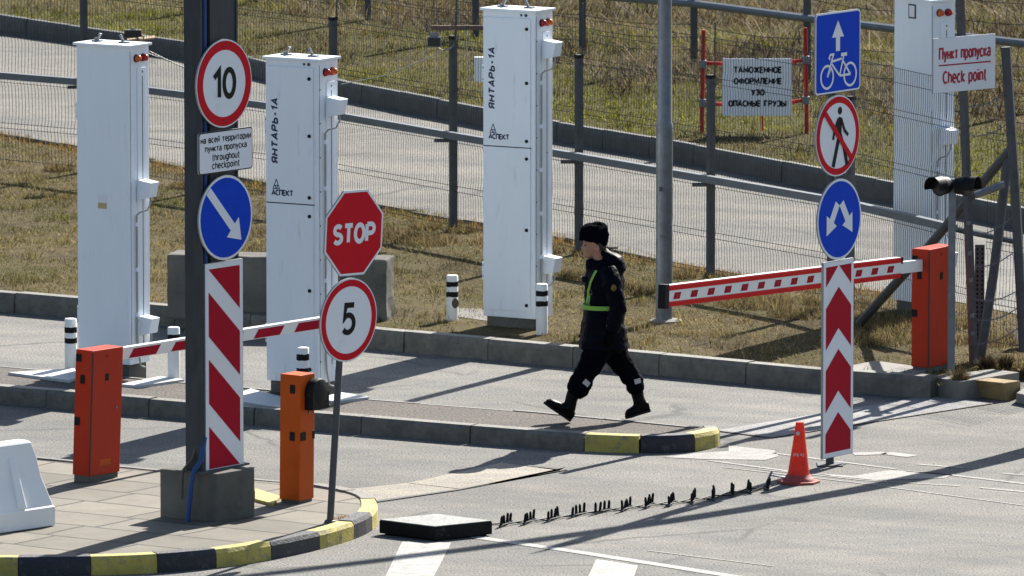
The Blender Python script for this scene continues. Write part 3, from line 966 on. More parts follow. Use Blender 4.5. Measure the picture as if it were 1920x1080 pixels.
bollard(326, 710, .15, .48, 'single-striped bollard between the plain cabinet and the dark column', [(.36, .415)])
bollard(568, 752, .15, .49, 'striped bollard behind the small orange barrier', [(.375, .43), (.25, .305)])

# ------------------------------------------------------------------ dark column with signs
cb = [G(300, 966, .15), G(407, 976, .15), G(478, 964, .15)]
cb.append(cb[0] + cb[2] - cb[1])
base_c = sum(cb, Vector()) / 4
SHX = .045
col = thing('steel_column', 'dark grey steel column on a concrete block carrying the speed limit sign', 'column', (base_c.x, base_c.y, .15))
loc_ = lambda p: (p.x - base_c.x, p.y - base_c.y)
low = [(*loc_(p), -.02) for p in cb]; up = [(*loc_(p), .385) for p in cb]
MB().hexa(low, up).build('footing', 'concrete_dark', col, bevel=.012)
fr = bpy.data.objects.new('column_frame', None)
b = MB()
def lf(u, v):      # lane frame -> column local
    p = E1 * u + E2 * v
    return (p.x + SHX, p.y)
def lbox(b, u0, u1, v0, v1, z0, z1, mi=0):
    q = [lf(u0, v0), lf(u1, v0), lf(u1, v1), lf(u0, v1)]
    b.prism_z(q, z0, z1, mi)
TOP = 4.9
lbox(b, -.08, .085, -.27, -.245, .385, TOP)
lbox(b, -.012, .012, -.245, -.12, .385, TOP)
lbox(b, -.08, .075, -.12, .24, .385, TOP)
lbox(b, -.085, .085, .24, .262, .385, TOP)
b.build('shaft', 'post_green', col)
b = MB(); lbox(b, -.14, .14, -.33, .33, .386, .402); b.build('foot_plate', 'galv_dark', col)
b = MB()
p0, p1 = lf(.055, -.175), lf(.17, -.335)
b.tube([(*p0, TOP), (*p0, 1.0), (*lf(.07, -.19), .75), (*lf(.09, -.29), .5), (*lf(.05, -.345), .40), (*lf(.03, -.352), .3), (*lf(.0, -.36), -.01)], .021, 10)
b.build('blue_pipe', 'blue_pipe', col, smooth=True)
b = MB()
p0 = lf(.03, -.225)
b.tube([(*p0, TOP), (*p0, .7), (*lf(.0, -.29), .5), (*lf(-.06, -.345), .40), (*lf(-.065, -.345), .3), (*lf(-.07, -.345), .17)], .012, 8)
for z in (3.4, 2.5, 2.15, 1.1, .8):
    lbox(b, .03, .05, -.245, -.2, z, z + .03)
b.build('conduit', 'rust', col)
b = MB(); lbox(b, .05, .075, -.215, -.135, 1.66, 1.8); b.build('junction_box', 'galv', col, bevel=.004)
E_ = 0
def sign_at(px, py, Y, yaw, name, label, lean=0, group=None):
    return thing(name, label, 'road sign', A(px, py, Y), yaw, group, lean)
def disc_sign(t, d, rim, face, ring=None, ringw=.1):
    r = d / 2
    MB().prism_y(circ(r), .0, .012).build('backing', 'sign_back', t)
    b = MB()
    b.face_y(circ(r - .002), -.001, 0)
    b.build('rim', rim, t)
    if ring:
        b = MB(); ring_faces(b, r - .013, r - .013 - ringw, -.0035); b.build('ring', ring, t)
        MB().face_y(circ(r - .012 - ringw), -.0025).build('face', face, t)
    else:
        MB().face_y(circ(r - .022), -.0025).build('face', face, t)
    k = MB()
    for zz in (.84, -.84):
        k.lathe([(.007, 0), (.007, .006)], 8, (0, -.001, zz * r), 0, 'y')
    k.build('bolt', 'galv_dark', t)

YS = rad(53)
Yc = base_c.y
def colsign(px, py):        # a point in front of the column's sign side
    return px, py, Yc - .02
t = sign_at(420, 156.5, Yc - .06, YS, 'speed_limit_sign', 'round speed limit 10 sign with red ring, uppermost on the dark column')
disc_sign(t, .725, 'white_sign', 'white_sign', 'red_sign', .075)
text_obj('10', t, 'lettering', 'black_sign', .0, .0, .31, .265, .047, -.0045, gap=.2)
t = sign_at(423, 283, Yc - .06, YS, 'text_plate', 'white rectangular plate with bilingual text, below the speed limit 10 sign')
MB().prism_y(rrect(.70, .345, .03), 0, .012).build('backing', 'sign_back', t)
MB().face_y(rrect(.698, .343, .03), -.001).build('rim', 'black_sign', t)
MB().face_y(rrect(.68, .325, .024), -.0025).build('face', 'white_sign', t)
for s_, z_, w_, h_ in (('на всей территории', .108, .655, .056), ('пункта пропуска', .036, .545, .056), ('throughout', -.040, .36, .06), ('checkpoint', -.108, .36, .06)):
    text_obj(s_, t, 'lettering', 'black_sign', 0, z_, w_, h_, .0095, -.004, gap=.22)
t = sign_at(423, 408, Yc - .06, YS, 'direction_sign', 'round blue sign with one white arrow pointing down right on the dark column')
disc_sign(t, .70, 'white_sign', 'blue_sign')
def arrow(b, x0, z0, x1, z1, w, hw, hl, y):
    d = math.hypot(x1 - x0, z1 - z0); tx, tz = (x1 - x0) / d, (z1 - z0) / d
    nx, nz = -tz, tx
    bx, bz = x1 - tx * hl, z1 - tz * hl
    b.face_y([(x0 + nx * w / 2, z0 + nz * w / 2), (x0 - nx * w / 2, z0 - nz * w / 2), (bx - nx * w / 2, bz - nz * w / 2), (bx - nx * hw / 2, bz - nz * hw / 2), (x1, z1), (bx + nx * hw / 2, bz + nz * hw / 2), (bx + nx * w / 2, bz + nz * w / 2)], y)
b = MB(); arrow(b, -.225, .235, .20, -.20, .075, .22, .16, -.004); b.build('arrow', 'white_sign', t)
# striped hazard plate
t = sign_at(420.5, 688, Yc - .05, YS, 'hazard_plate', 'tall hazard plate with slanting red and white stripes low on the dark column')
PW, PH = .495, 1.745
MB().prism_y([(-PW / 2, -PH / 2), (PW / 2, -PH / 2), (PW / 2, PH / 2), (-PW / 2, PH / 2)], 0, .02).build('backing', 'sign_back', t)
MB().face_y([(-PW / 2 + .004, -PH / 2 + .004), (PW / 2 - .004, -PH / 2 + .004), (PW / 2 - .004, PH / 2 - .004), (-PW / 2 + .004, PH / 2 - .004)], -.0015).build('face', 'white_sign', t)
b = MB()
iw, ih = PW / 2 - .045, PH / 2 - .05
for k in range(5):                      # red bands falling to the right
    zbl = ih - .553 * k
    pl = clip([(-iw, zbl + .365), (-iw, zbl), (iw, zbl - .357), (iw, zbl - .357 + .365)], -iw, iw, -ih, ih)
    if len(pl) > 2: b.face_y(pl, -.003)
b.build('stripe', 'dred_sign', t)

# ------------------------------------------------------------------ stop sign pole
pb = G(619, 979, .14)
LEAN = rad(3.4)
t = thing('sign_post', 'leaning grey steel pole planted in the paved corner under the stop sign', 'sign post', pb, 0, None, LEAN)
b = MB()
b.tube([(0, 0, -.05), (0, 0, 2.70)], .0285, 12)
b.build('pole', 'galv_dark', t, smooth=True)
MB().lathe([(.05, -.01), (.045, .015), (.03, .02)], 12).build('collar', 'galv_dark', t)
YS2 = rad(49)
t = sign_at(663.5, 436.5, pb.y - .05, YS2, 'stop_sign', 'red octagonal stop sign on the leaning grey pole', LEAN * .8)
R8 = .70 / 2 / math.cos(math.pi / 8)
oc = circ(R8, 8, a0=math.pi / 8)
MB().prism_y(oc, 0, .012).build('backing', 'sign_back', t)
MB().face_y([(x * .996, z * .996) for x, z in oc], -.001).build('rim', 'white_sign', t)
MB().face_y([(x * .945, z * .945) for x, z in oc], -.0025).build('face', 'red_sign', t)
text_obj('STOP', t, 'lettering', 'white_sign', .0, -.005, .52, .175, .038, -.004, gap=.22)
t = sign_at(653.5, 600, pb.y - .05, YS2, 'speed_limit_sign', 'round speed limit 5 sign with red ring under the stop sign', LEAN)
disc_sign(t, .69, 'white_sign', 'white_sign', 'red_sign', .055)
text_obj('5', t, 'lettering', 'black_sign', 0, .01, .175, .27, .045, -.0045)

# ------------------------------------------------------------------ right sign post
rp = G(1556, 872, 0)
t = thing('sign_post', 'dark steel pole on the road behind the chevron marker and bicycle sign', 'sign post', rp)
MB().tube([(0, 0, -.05), (0, 0, 3.95)], .036, 12).build('pole', 'galv_dark', t, smooth=True)
MB().prism_z([(-.11, -.11), (.11, -.11), (.11, .11), (-.11, .11)], .001, .012).build('foot_plate', 'galv_dark', t)
YR = rad(55)
Yr = rp.y - .05
t = sign_at(1571, 97.5, Yr, YR, 'bicycle_sign', 'square blue sign with white arrow above a bicycle, topmost on its pole')
MB().prism_y(rrect(.715, .70, .035), 0, .012).build('backing', 'sign_back', t)
MB().face_y(rrect(.713, .698, .035), -.001).build('rim', 'white_sign', t)
MB().face_y(rrect(.685, .67, .03), -.0025).build('face', 'blue_sign', t)
b = MB(); arrow(b, -.005, .01, -.005, .275, .065, .19, .145, -.004); b.build('arrow', 'white_sign', t)
b = MB()
yb = -.004
wx0, wx1, wz = -.175, .19, -.205
for cx in (wx0, wx1):
    ring_faces(b, .108, .087, yb, cx, wz, 28)
for k, pl in enumerate(([(-.135, -.015), (-.075, -.015), (-.10, -.06), (wx0, wz)], [(-.105, -.075), (.055, -.06)], [(-.11, -.09), (.02, wz)], [(.02, wz), (.085, -.03)], [(.065, -.075), (wx1, wz)], [(.02, wz), (wx1, wz)], [(-.135, -.015), (-.15, -.04), (-.135, -.055)], [(wx0, wz), (-.11, -.12)])):
    ribbon(b, pl, .02 if k < 7 else .014, yb - .0006 * (k + 1))
ribbon(b, [(.035, -.025), (.13, -.025)], .03, yb - .006)
b.build('bicycle_symbol', 'white_sign', t, weld=False)
t = sign_at(1570.5, 254.5, Yr, YR, 'no_pedestrians_sign', 'round white sign with red slash over a walking figure below the bicycle sign')
disc_sign(t, .705, 'white_sign', 'white_sign', 'red_sign', .055)
b = MB()
yb = -.0045
b.face_y(circ(.034, 16, .03, .215), yb)
b.face_y([(.015, .165), (.065, .15), (.055, .02), (-.0, -.02), (-.02, .08)], yb)
stroke(b, [(.02, -.0), (-.07, -.25)], .05, yb - .0005)
stroke(b, [(.04, .0), (.10, -.12), (.14, -.25)], .045, yb - .0010)
stroke(b, [(.0, .14), (-.06, .05), (-.075, -.02)], .03, yb - .0020)
stroke(b, [(.055, .13), (.10, .04), (.15, .0)], .03, yb - .0030)
b.build('walking_symbol', 'black_sign', t, weld=False)
b = MB(); stroke(b, [(-.205, .205), (.205, -.205)], .052, -.0095); b.build('slash', 'red_sign', t)
t = sign_at(1573.5, 411, Yr, YR, 'lane_split_sign', 'round blue sign with two white arrows spreading downward above the chevron marker')
disc_sign(t, .705, 'white_sign', 'blue_sign')
b = MB()
arrow(b, -.03, .14, -.205, -.13, .075, .19, .15, -.004)
arrow(b, .03, .14, .205, -.13, .075, .19, .15, -.0045)
b.build('arrow', 'white_sign', t)
t = sign_at(1571.5, 672, Yr, YR, 'chevron_marker', 'tall narrow marker with upward red chevrons below the two-arrow sign')
PW, PH = .485, 1.71
MB().prism_y([(-PW / 2, -PH / 2), (PW / 2, -PH / 2), (PW / 2, PH / 2), (-PW / 2, PH / 2)], 0, .02).build('backing', 'sign_back', t)
MB().face_y([(-PW / 2 + .004, -PH / 2 + .004), (PW / 2 - .004, -PH / 2 + .004), (PW / 2 - .004, PH / 2 - .004), (-PW / 2 + .004, PH / 2 - .004)], -.0015).build('face', 'white_sign', t)
b = MB()
iw, ih = PW / 2 - .042, PH / 2 - .045
PY = .5372
def chev(apex, hgt):
    dr = .178                           # drop from the apex to the side
    for sgn in (-1, 1):
        pl = clip([(0, apex), (sgn * iw, apex - dr), (sgn * iw, apex - dr - hgt), (0, apex - hgt)], -iw, iw, -ih, ih)
        if len(pl) > 2: b.face_y(pl if sgn < 0 else pl[::-1], -.003)
zt = PH / 2
# measured down the plate: red from the top corners, then three chevrons
chev(zt + .46, .50)
chev(zt - .229, .36)
chev(zt - .771, .364)
chev(zt - 1.322, .8)
b.build('chevron', 'dred_sign', t)

# ------------------------------------------------------------------ barriers
def barrier(corner, h, a, bb, mtl, label, lean=0, plinth=.05, yaw=rad(33)):
    """corner: front vertical edge at the ground; a runs left along the lane, bb runs right across it"""
    t = thing('barrier_gate', label, 'barrier', corner, -yaw, 'orange automatic barriers', lean)
    MB().box(-a + .01, -.01, .01, bb - .01, -.03, plinth).build('plinth', 'concrete_dark', t, bevel=.004)
    MB().box(-a, 0, 0, bb, plinth, plinth + h).build('housing', mtl, t, bevel=.006)
    return t
# red-orange barrier on the paved corner
c0 = G(167, 905, .14)
t = barrier(c0, 1.07, .175, .44, 'orange_a', 'red-orange leaning barrier box with red and white arm left of the dark column', rad(2.0))
pz = .05
MB().box(-.006, .002, -.002, .012, pz + .01, pz + 1.05).build('seam', 'seam', t)
for x0, z0_, w_, h_ in ((-.17, 1.0, .055, .065), (-.12, .82, .045, .075), (-.17, .46, .055, .07)):
    MB().box(x0, x0 + w_, -.006, .001, pz + z0_ - h_ / 2, pz + z0_ + h_ / 2).build('hinge', 'black', t, bevel=.002)
b = MB(); b.box(.0, .003, .19, .24, pz + .80, pz + .86); b.box(.0, .0035, .2, .21, pz + 1.0, pz + 1.02); b.build('badge', 'black', t)
cen = Vector((c0.x, c0.y, 0))
MB().lathe([(.012, 0), (.012, .008)], 10, (.0, .36, pz + .56), 0, 'x').build('lock', 'galv', t)
MB().box(.0005, .002, .14, .30, pz + .08, pz + .13).build('label', 'orange_b', t)
# arm: starts behind the housing, runs across the lane
arm = MB()
L = 3.3
y0, y1, zc = .40, .40 + L, 1.045
arm.box(-.11, -.055, y0, y1, zc - .052, zc + .052, 0)
ao = arm.build('arm', 'boom_white', t, bevel=.004)
b = MB()
y = y0 + .25
k = 0
while y < y1 - .1:
    ln = .40
    ya, yb_ = (y, min(y + ln, y1 - .02))
    b.add([(-.0535, ya - .05, zc - .045), (-.0535, yb_ - .05, zc - .045), (-.0535, yb_ + .02, zc + .032), (-.0535, ya + .02, zc + .032)], [(0, 1, 2, 3)])
    y += .62
b.build('stripe', 'dred_sign', ao)
MB().box(-.112, -.053, y1, y1 + .02, zc - .054, zc + .054).build('end_cap', 'black', ao)

# orange barrier with the black motor cover
c1 = G(561, 944, .14)
t = barrier(c1, 1.05, .20, .215, 'orange_b', 'orange barrier post with black round motor cover behind the stop sign pole', rad(.6), plinth=.02)
pz = .02
for x0, z0_ in ((-.075, .93), (-.075, .535)):
    MB().box(x0 - .025, x0 + .025, -.006, .001, pz + z0_ - .037, pz + z0_ + .037).build('hinge', 'black', t, bevel=.004)
MB().box(-.0, .006, .01, .085, pz + .50, pz + .572).build('hinge', 'black', t, bevel=.004)
MB().box(.0, .005, .185, .217, pz + .50, pz + .572).build('hinge', 'black', t, bevel=.004)
MB().box(-.206, -.199, .02, .1, pz + .86, pz + .95).build('hinge', 'black', t, bevel=.004)
b = MB()
b.lathe([(.125, 0), (.13, .05), (.12, .075), (.07, .088), (.001, .09)], 28, (.0, .19, pz + .885), 0, 'x')
b.box(.0, .082, .07, .31, pz + .755, pz + .90)
b.build('motor_cover', 'black', t, smooth=True)
MB().lathe([(.012, 0), (.012, .008)], 10, (.0, .13, pz + .73), 0, 'x').build('lock', 'galv', t)
slab('kerb_block', [(478, 935), (512, 944), (526, 930), (478, 915)], .0, .16, 'kerb_yellow', 'yellow painted block behind the concrete footing beside the orange barrier', 'block')

# barrier at the right with the wide red edged arm
c2 = G(1741, 700, .15)
t = barrier(c2, 1.10, .185, .475, 'orange_a', 'red-orange barrier box with wide red-edged arm at the right by the fence', 0, plinth=.05)
pz = .05
MB().box(-.007, .002, -.002, .012, pz + .01, pz + 1.08).build('seam', 'seam', t)
for x0, z0_, w_, h_ in ((-.18, 1.0, .055, .07), (-.125, .86, .045, .08), (-.18, .50, .055, .07)):
    MB().box(x0, x0 + w_, -.006, .001, pz + z0_ - h_ / 2, pz + z0_ + h_ / 2).build('hinge', 'black', t, bevel=.002)
b = MB(); b.box(.0, .003, .20, .25, pz + .80, pz + .87); b.box(0, .0035, .21, .225, pz + 1.03, pz + 1.045); b.build('badge', 'black', t)
arm = MB()
za = 1.0
arm.box(-.12, -.07, -.42, .05, za - .055, za + .055)
ao = arm.build('arm', 'boom_white', t, bevel=.004)
LA = 4.44
rise = -.0
b = MB(); b.box(-.125, -.065, -LA, -.40, za - .046, za + .05); b.build('blade', 'boom_white', ao)
b = MB()
b.box(-.13, -.06, -LA, -.40, za + .0501, za + .097); b.box(-.13, -.06, -LA, -.40, za - .092, za - .0461)
b.build('edge_strip', 'boom_red', ao, bevel=.008)
b = MB(); b.box(-.128, -.062, -LA, -.402, za + .0971, za + .100); b.build('edge_cap', 'boom_white', ao)
b = MB()
n = 14
for k in range(n):
    yy = -.60 - k * .285
    b = MB(); xx = -.0640
    b.add([(xx, yy - .06, za - .030), (xx, yy + .05, za - .030), (xx, yy + .075, za + .030), (xx, yy - .035, za + .030)], [(0, 1, 2, 3)])
    stroke_pts = [(yy - .01, za + .012), (yy + .025, za + .004), (yy + .005, za - .014)]
    for (ya, z_a), (yb_, z_b) in zip(stroke_pts, stroke_pts[1:]):
        b.add([(-.0632, ya, z_a - .004), (-.0632, yb_, z_b - .004), (-.0632, yb_, z_b + .004), (-.0632, ya, z_a + .004)], [(0, 1, 2, 3)], 1)
    b.build('reflector', ['dred_sign', 'red_letter'], ao)
for q in ((-.133, -.057, -LA - .07, -LA, za - .105, za + .11), (-.132, -.058, -.40, -.375, za + .04, za + .104), (-.132, -.058, -.40, -.375, za - .10, za - .0605)):
    MB().box(*q).build('end_cap', 'black', ao, bevel=.004)

th = rad(-2.2); pv = Vector((0, 0, za)); Rm = Matrix.Rotation(th, 3, 'X')
ao.rotation_euler = (th, 0, 0); ao.location = pv - Rm @ pv
# ------------------------------------------------------------------ white plastic road barrier
wp = G(104, 985, .14)
d = Vector((math.cos(rad(46)), math.sin(rad(46)), 0))
t = thing('plastic_barrier', 'white plastic road barrier standing at the left edge of the paved corner', 'road barrier', wp, rad(46))
b = MB()
LB = 1.3
def pring(y0, y1, x0, x1, z): return [(x0, y0, z), (x1, y0, z), (x1, y1, z), (x0, y1, z)]
rs = [(0, .44, -LB, .0, 0), (0, .44, -LB, .0, .155), (.012, .428, -LB + .01, -.01, .165), (.10, .34, -LB + .12, -.06, .40), (.135, .305, -LB + .17, -.085, .58), (.15, .29, -LB + .2, -.125, .68), (.165, .275, -LB + .22, -.15, .70)]
rings = [pring(*r) for r in rs]
vs = [v for r in rings for v in r]
fs = [(i * 4 + k, i * 4 + (k + 1) % 4, (i + 1) * 4 + (k + 1) % 4, (i + 1) * 4 + k) for i in range(len(rs) - 1) for k in range(4)]
fs += [(3, 2, 1, 0), tuple(range(len(vs) - 4, len(vs)))]
b.add(vs, fs)
b.build('shell', 'plastic_white', t, bevel=.012)
for xc in (-.36, -.78):
    b = MB()
    b.hexa([(xc - .05, -.002, .17), (xc + .05, -.002, .17), (xc + .035, .06, .17), (xc - .035, .06, .17)], [(xc - .03, .115, .58), (xc + .03, .115, .58), (xc + .03, .16, .58), (xc - .03, .16, .58)])
    b.build('rib', 'plastic_white', t, bevel=.01)

# ------------------------------------------------------------------ concrete block behind the cabinets
p0, p1 = G(313, 592, LZ), G(731, 597, LZ)
t = thing('concrete_block', 'long grey concrete block lying on the grass behind the stop sign cabinet', 'concrete block', p0, math.atan2(p1.y - p0.y, p1.x - p0.x) - rad(6))
b = MB()
Lb = (p1 - p0).length
N = 24
top = .60
b.box(0, Lb, 0, .40, -.03, top)
blk = b.build('concrete_body', 'concrete_dark', t, bevel=.02)
bm = bmesh.new(); bm.from_mesh(blk.data)
bmesh.ops.subdivide_edges(bm, edges=[e for e in bm.edges if e.calc_length() > .3], cuts=12, use_grid_fill=True)
for v in bm.verts:
    nz = mnoise.noise(v.co * 5) * .014 + mnoise.noise(v.co * 17) * .006
    v.co += v.normal * nz
bm.to_mesh(blk.data); bm.free()

# ------------------------------------------------------------------ galvanised lamp post
lp = G(1245, 603, LZ)
t = thing('lamp_post', 'tall galvanised round lamp post on the grass behind the barrier arm', 'lamp post', lp)
MB().lathe([(.081, -.02), (.081, 1.86), (.083, 1.88), (.083, 1.92), (.074, 1.94), (.068, 3.0), (.06, 5.2)], 20).build('pole', 'galv', t, smooth=True)
MB().lathe([(.17, -.02), (.165, .015), (.10, .03)], 12, (0.02, .0, 0)).build('footing', 'concrete', t)
b = MB(); b.box(-.05, -.02, -.09, -.07, 1.28, 1.32); b.box(-.05, .02, -.086, -.07, .84, .845); b.build('access_hatch', 'galv_dark', t)

# off to the right of the picture: a curved street lamp whose shadow crosses the road
t = thing('street_lamp', 'tall street lamp with curved arm at the right roadside', 'street lamp', (5.55, 76.0, 0))
b = MB()
pts = []
for z in np.arange(0, 9.0, .5):
    off = 0 if z < 1.2 else -.049 * (z - 1.2) ** 2 * 1.55
    pts.append((off, 0, z))
b.tube(pts, [.17 - .006 * i for i in range(len(pts))], 12)
b.build('pole', 'galv', t, smooth=True)
b = MB(); b.ell((pts[-1][0] - .2, 0, 8.55), (.35, .12, .07)); b.build('lamp_head', 'galv', t, smooth=True)

# ------------------------------------------------------------------ fences
def tube_between(b, p, q, r, n=8): b.tube([p, q], r, n)
FP = [(-6.9, 97.0), (-4.80, 95.3), (-3.30, 93.5), (-1.93, 91.8), (-.62, 89.6), (.69, 87.5), (2.00, 85.35), (3.32, 83.2), (4.36, 80.6)]
f0 = Vector((FP[4][0], FP[4][1], LZ))
fen = thing('wire_fence', 'long welded wire fence with steel posts and rail in front of the back road', 'fence', f0)
def fl(x, y, z): return (x - f0.x, y - f0.y, z)
for i, (x, y) in enumerate(FP[:-1]):
    b = MB()
    ph = 2.06
    a = rad(-58)
    hw = .034
    c_, s_ = math.cos(a), math.sin(a)
    q = [(-hw, -hw), (hw, -hw), (hw, hw), (-hw, hw)]
    q = [(x - f0.x + u * c_ - v * s_, y - f0.y + u * s_ + v * c_) for u, v in q]
    b.prism_z(q, -.05, ph)
    po = b.build('post', 'galv_dark', fen, bevel=.004)
    b = MB()
    cx, cy = x - f0.x, y - f0.y
    b.prism_z([(cx + (u - cx) * 1.06, cy + (v - cy) * 1.06) for u, v in q], ph - .03, ph + .008)
    b.build('cap', 'black', po)
    b = MB(); b.tube([(cx + .035, cy, ph - .2), (cx + .04, cy, 2.6)], .009, 6); b.build('extension_rod', 'galv_dark', po)
def panel(p, q, h, step, zr, r, name, parent, amp=.022, hz=None):
    b = MB()
    dx, dy = q[0] - p[0], q[1] - p[1]
    L = math.hypot(dx, dy); ux, uy = dx / L, dy / L
    nx, ny = uy, -ux
    zs, om = [], []
    z = .04
    ks = np.arange(.04, h + .001, .065)
    def off(z):
        ph = (z % .52)
        return amp * max(0, 1 - abs(ph - .45) / .075)
    n = int((L - .12) / step)
    tri = [(math.cos(2.1 * k), math.sin(2.1 * k)) for k in range(3)]
    V, Fc = [], []
    for i in range(n + 1):
        u = .06 + i * step
        jit = random.uniform(-.003, .003)
        o = len(V)
        for z in ks:
            ww = .006 * math.sin(z * 9 + p[0] * 7) + jit
            cx = p[0] + ux * (u + ww) + nx * off(z); cy = p[1] + uy * (u + ww) + ny * off(z)
            for a, c in tri:
                V.append((cx + ux * a * r + nx * c * r - f0.x, cy + uy * a * r + ny * c * r - f0.y, zr + z))
        for k in range(len(ks) - 1):
            for j in range(3):
                a0, a1 = o + k * 3 + j, o + k * 3 + (j + 1) % 3
                Fc.append((a0, a1, a1 + 3, a0 + 3))
    b.v, b.f, b.m = V, Fc, [0] * len(Fc)
    for z in (hz or [.06, .42, .48, .94, 1.0, 1.46, 1.52, 1.98, 2.04, 2.3, h - .03]):
        o = off(z)
        b.tube([(p[0] + ux * .05 + nx * o - f0.x, p[1] + uy * .05 + ny * o - f0.y, zr + z), (q[0] - ux * .05 + nx * o - f0.x, q[1] - uy * .05 + ny * o - f0.y, zr + z)], r * 1.1, 4)
    return b.build(name, 'wire', parent, weld=False)
for i, (p, q) in enumerate(zip(FP, FP[1:])):
    panel(p, q, 2.47, .05, 0, .0028, 'mesh_panel', fen)
RP = [(-6.95, 96.85), (-4.82, 95.2), (-3.32, 93.4), (-1.96, 91.66), (-.66, 89.5), (.66, 87.4), (1.97, 85.25), (3.28, 83.1), (4.25, 80.9)]
b = MB()
zr = 1.03
for p, q in zip(RP, RP[1:]):
    dx, dy = q[0] - p[0], q[1] - p[1]; L = math.hypot(dx, dy); nx, ny = dy / L, -dx / L
    e = .005
    lo, hi = zr - .036, zr + .04
    A_ = [(p[0] + nx * .0 - f0.x, p[1] + ny * .0 - f0.y), (p[0] + nx * .075 - f0.x, p[1] + ny * .075 - f0.y), (q[0] + nx * .075 - f0.x, q[1] + ny * .075 - f0.y), (q[0] - f0.x, q[1] - f0.y)]
    b.prism_z(A_, lo, hi)
b.build('rail', 'rail', fen, bevel=.006)
for k in range(1, 8):
    b = MB()
    x, y = RP[k]
    b.box(x - f0.x - .16, x - f0.x + .02, y - f0.y - .06, y - f0.y + .04, zr - .075, zr - .046)
    b.build('rail_bracket', 'galv_dark', fen)
b = MB(); b.tube([(3.9 - f0.x, 81.7 - f0.y, zr - .02), (4.75 - f0.x, 80.0 - f0.y, zr - .02)], .03, 8); b.build('rail_end', 'galv_dark', fen)

# gate frame at the right end of the fence, bent posts, brace and barbed wire
gb = G(1823, 684, LZ)
gt = thing('gate_frame', 'tall leaning steel gate posts with slanted brace and barbed wire at the right', 'gate frame', gb)
def gl(p): return (p.x - gb.x, p.y - gb.y, p.z - LZ)
def gpart(name, mtl, pts, r, n=4):
    b = MB(); b.tube([gl(p) for p in pts], r, n); return b.build(name, mtl, gt, bevel=0)
gy = gb.y
gpart('post', 'galv_dark', [A(1826, 690, gy), A(1814, 380, gy), A(1799, -30, gy)], .042, 4)
gpart('post', 'galv_dark', [A(1836, 685, gy + .12), A(1862, 520, gy + .15), A(1892, 280, gy + .2)], .045, 8)
gpart('post', 'galv_dark', [A(1920, 660, gy - .1), A(1903, 350, gy - .1), A(1886, 88, gy - .1)], .047, 8)
gpart('brace', 'galv_dark', [A(1612, 606, gy + 2.8), A(1735, 470, gy + 1.4), A(1897, 278, gy + .1)], .045, 8)
gpart('strut', 'galv', [A(1828, 366, gy - .05), A(1884, 345, gy - .05)], .035, 8)
b = MB()
pp = A(1836, 668, gy + .3)
x_, y_, z_ = gl(pp)
b.box(x_ - .045, x_ + .045, y_, y_ + .03, z_, z_ + 1.05)
po = b.build('perforated_post', 'galv_dark', gt)
b = MB()
for k in range(24):
    for s in (-.022, .022):
        b.box(x_ + s - .009, x_ + s + .009, y_ - .003, y_ - .001, z_ + .03 + k * .042, z_ + .052 + k * .042)
b.build('hole', 'black', po)
for (x0, y0, x1, y1) in ((1822, 500, 1905, 470), (1822, 440, 1900, 405), (1824, 560, 1908, 545), (1826, 600, 1912, 575), (1815, 200, 1895, 165), (1818, 255, 1898, 225), (1826, 645, 1916, 610)):
    b = MB()
    p, q = A(x0, y0, gy - .05), A(x1, y1, gy - .12)
    ps = [Vector(gl(p.lerp(q, k / 10))) + Vector((0, 0, -.05 * math.sin(math.pi * k / 10))) for k in range(11)]
    b.tube(ps, .004, 4)
    for k in range(1, 10):
        for a in (0, 1.57):
            c = ps[k]; e = Vector((.012, 0, .016 if a else -.016))
            b.tube([c - e, c + e], .0022, 3)
    b.build('barbed_wire', 'galv', gt)
# short mesh panel right of the gate post
b2 = panel((4.46, 80.1), (5.6, 78.4), 2.2, .05, 0, .0028, 'mesh_panel', fen)
# mesh and rail bits of a gate hinge
for (x, y) in ((1816, 418), (1818, 475), (1820, 525), (1823, 592), (1824, 625)):
    p = gl(A(x, y, gy - .05)); MB().box(p[0] - .018, p[0] + .018, p[1] - .012, p[1], p[2] - .018, p[2] + .018).build('bracket', 'galv', gt)

# far fence behind the back road
far_pts = [g2(480, 5, FZ), g2(690, 37, FZ), g2(892, 70, FZ), g2(1092, 102, FZ), g2(1301, 120, FZ), g2(1513, 150, FZ), g2(1730, 178, FZ), g2(1960, 205, FZ)]
ff0 = Vector((*far_pts[3], FZ))
ff = thing('far_fence', 'distant steel post fence with tube rail among the reeds', 'fence', ff0)
for i, (x, y) in enumerate(far_pts):
    b = MB(); b.box(x - ff0.x - .045, x - ff0.x + .045, y - ff0.y - .04, y - ff0.y + .04, -.1, 2.2)
    b.build('post', 'galv_dark', ff, bevel=.005)
b = MB()
for p, q in zip(far_pts[2:], far_pts[3:]):
    b.tube([(p[0] - ff0.x, p[1] - ff0.y - .07, .76), (q[0] - ff0.x, q[1] - ff0.y - .07, .76)], .05, 8, cap=False)
b.build('rail', 'rail', ff, smooth=True)
for z in (.18, .34, .5, 1.0, 1.25):
    b = MB()
    for p, q in zip(far_pts, far_pts[1:]):
        ps = [(p[0] + (q[0] - p[0]) * k / 5 - ff0.x, p[1] + (q[1] - p[1]) * k / 5 - ff0.y, z - .05 * math.sin(math.pi * k / 5)) for k in range(6)]
        b.tube(ps, .005, 3)
    b.build('wire', 'wire', ff)

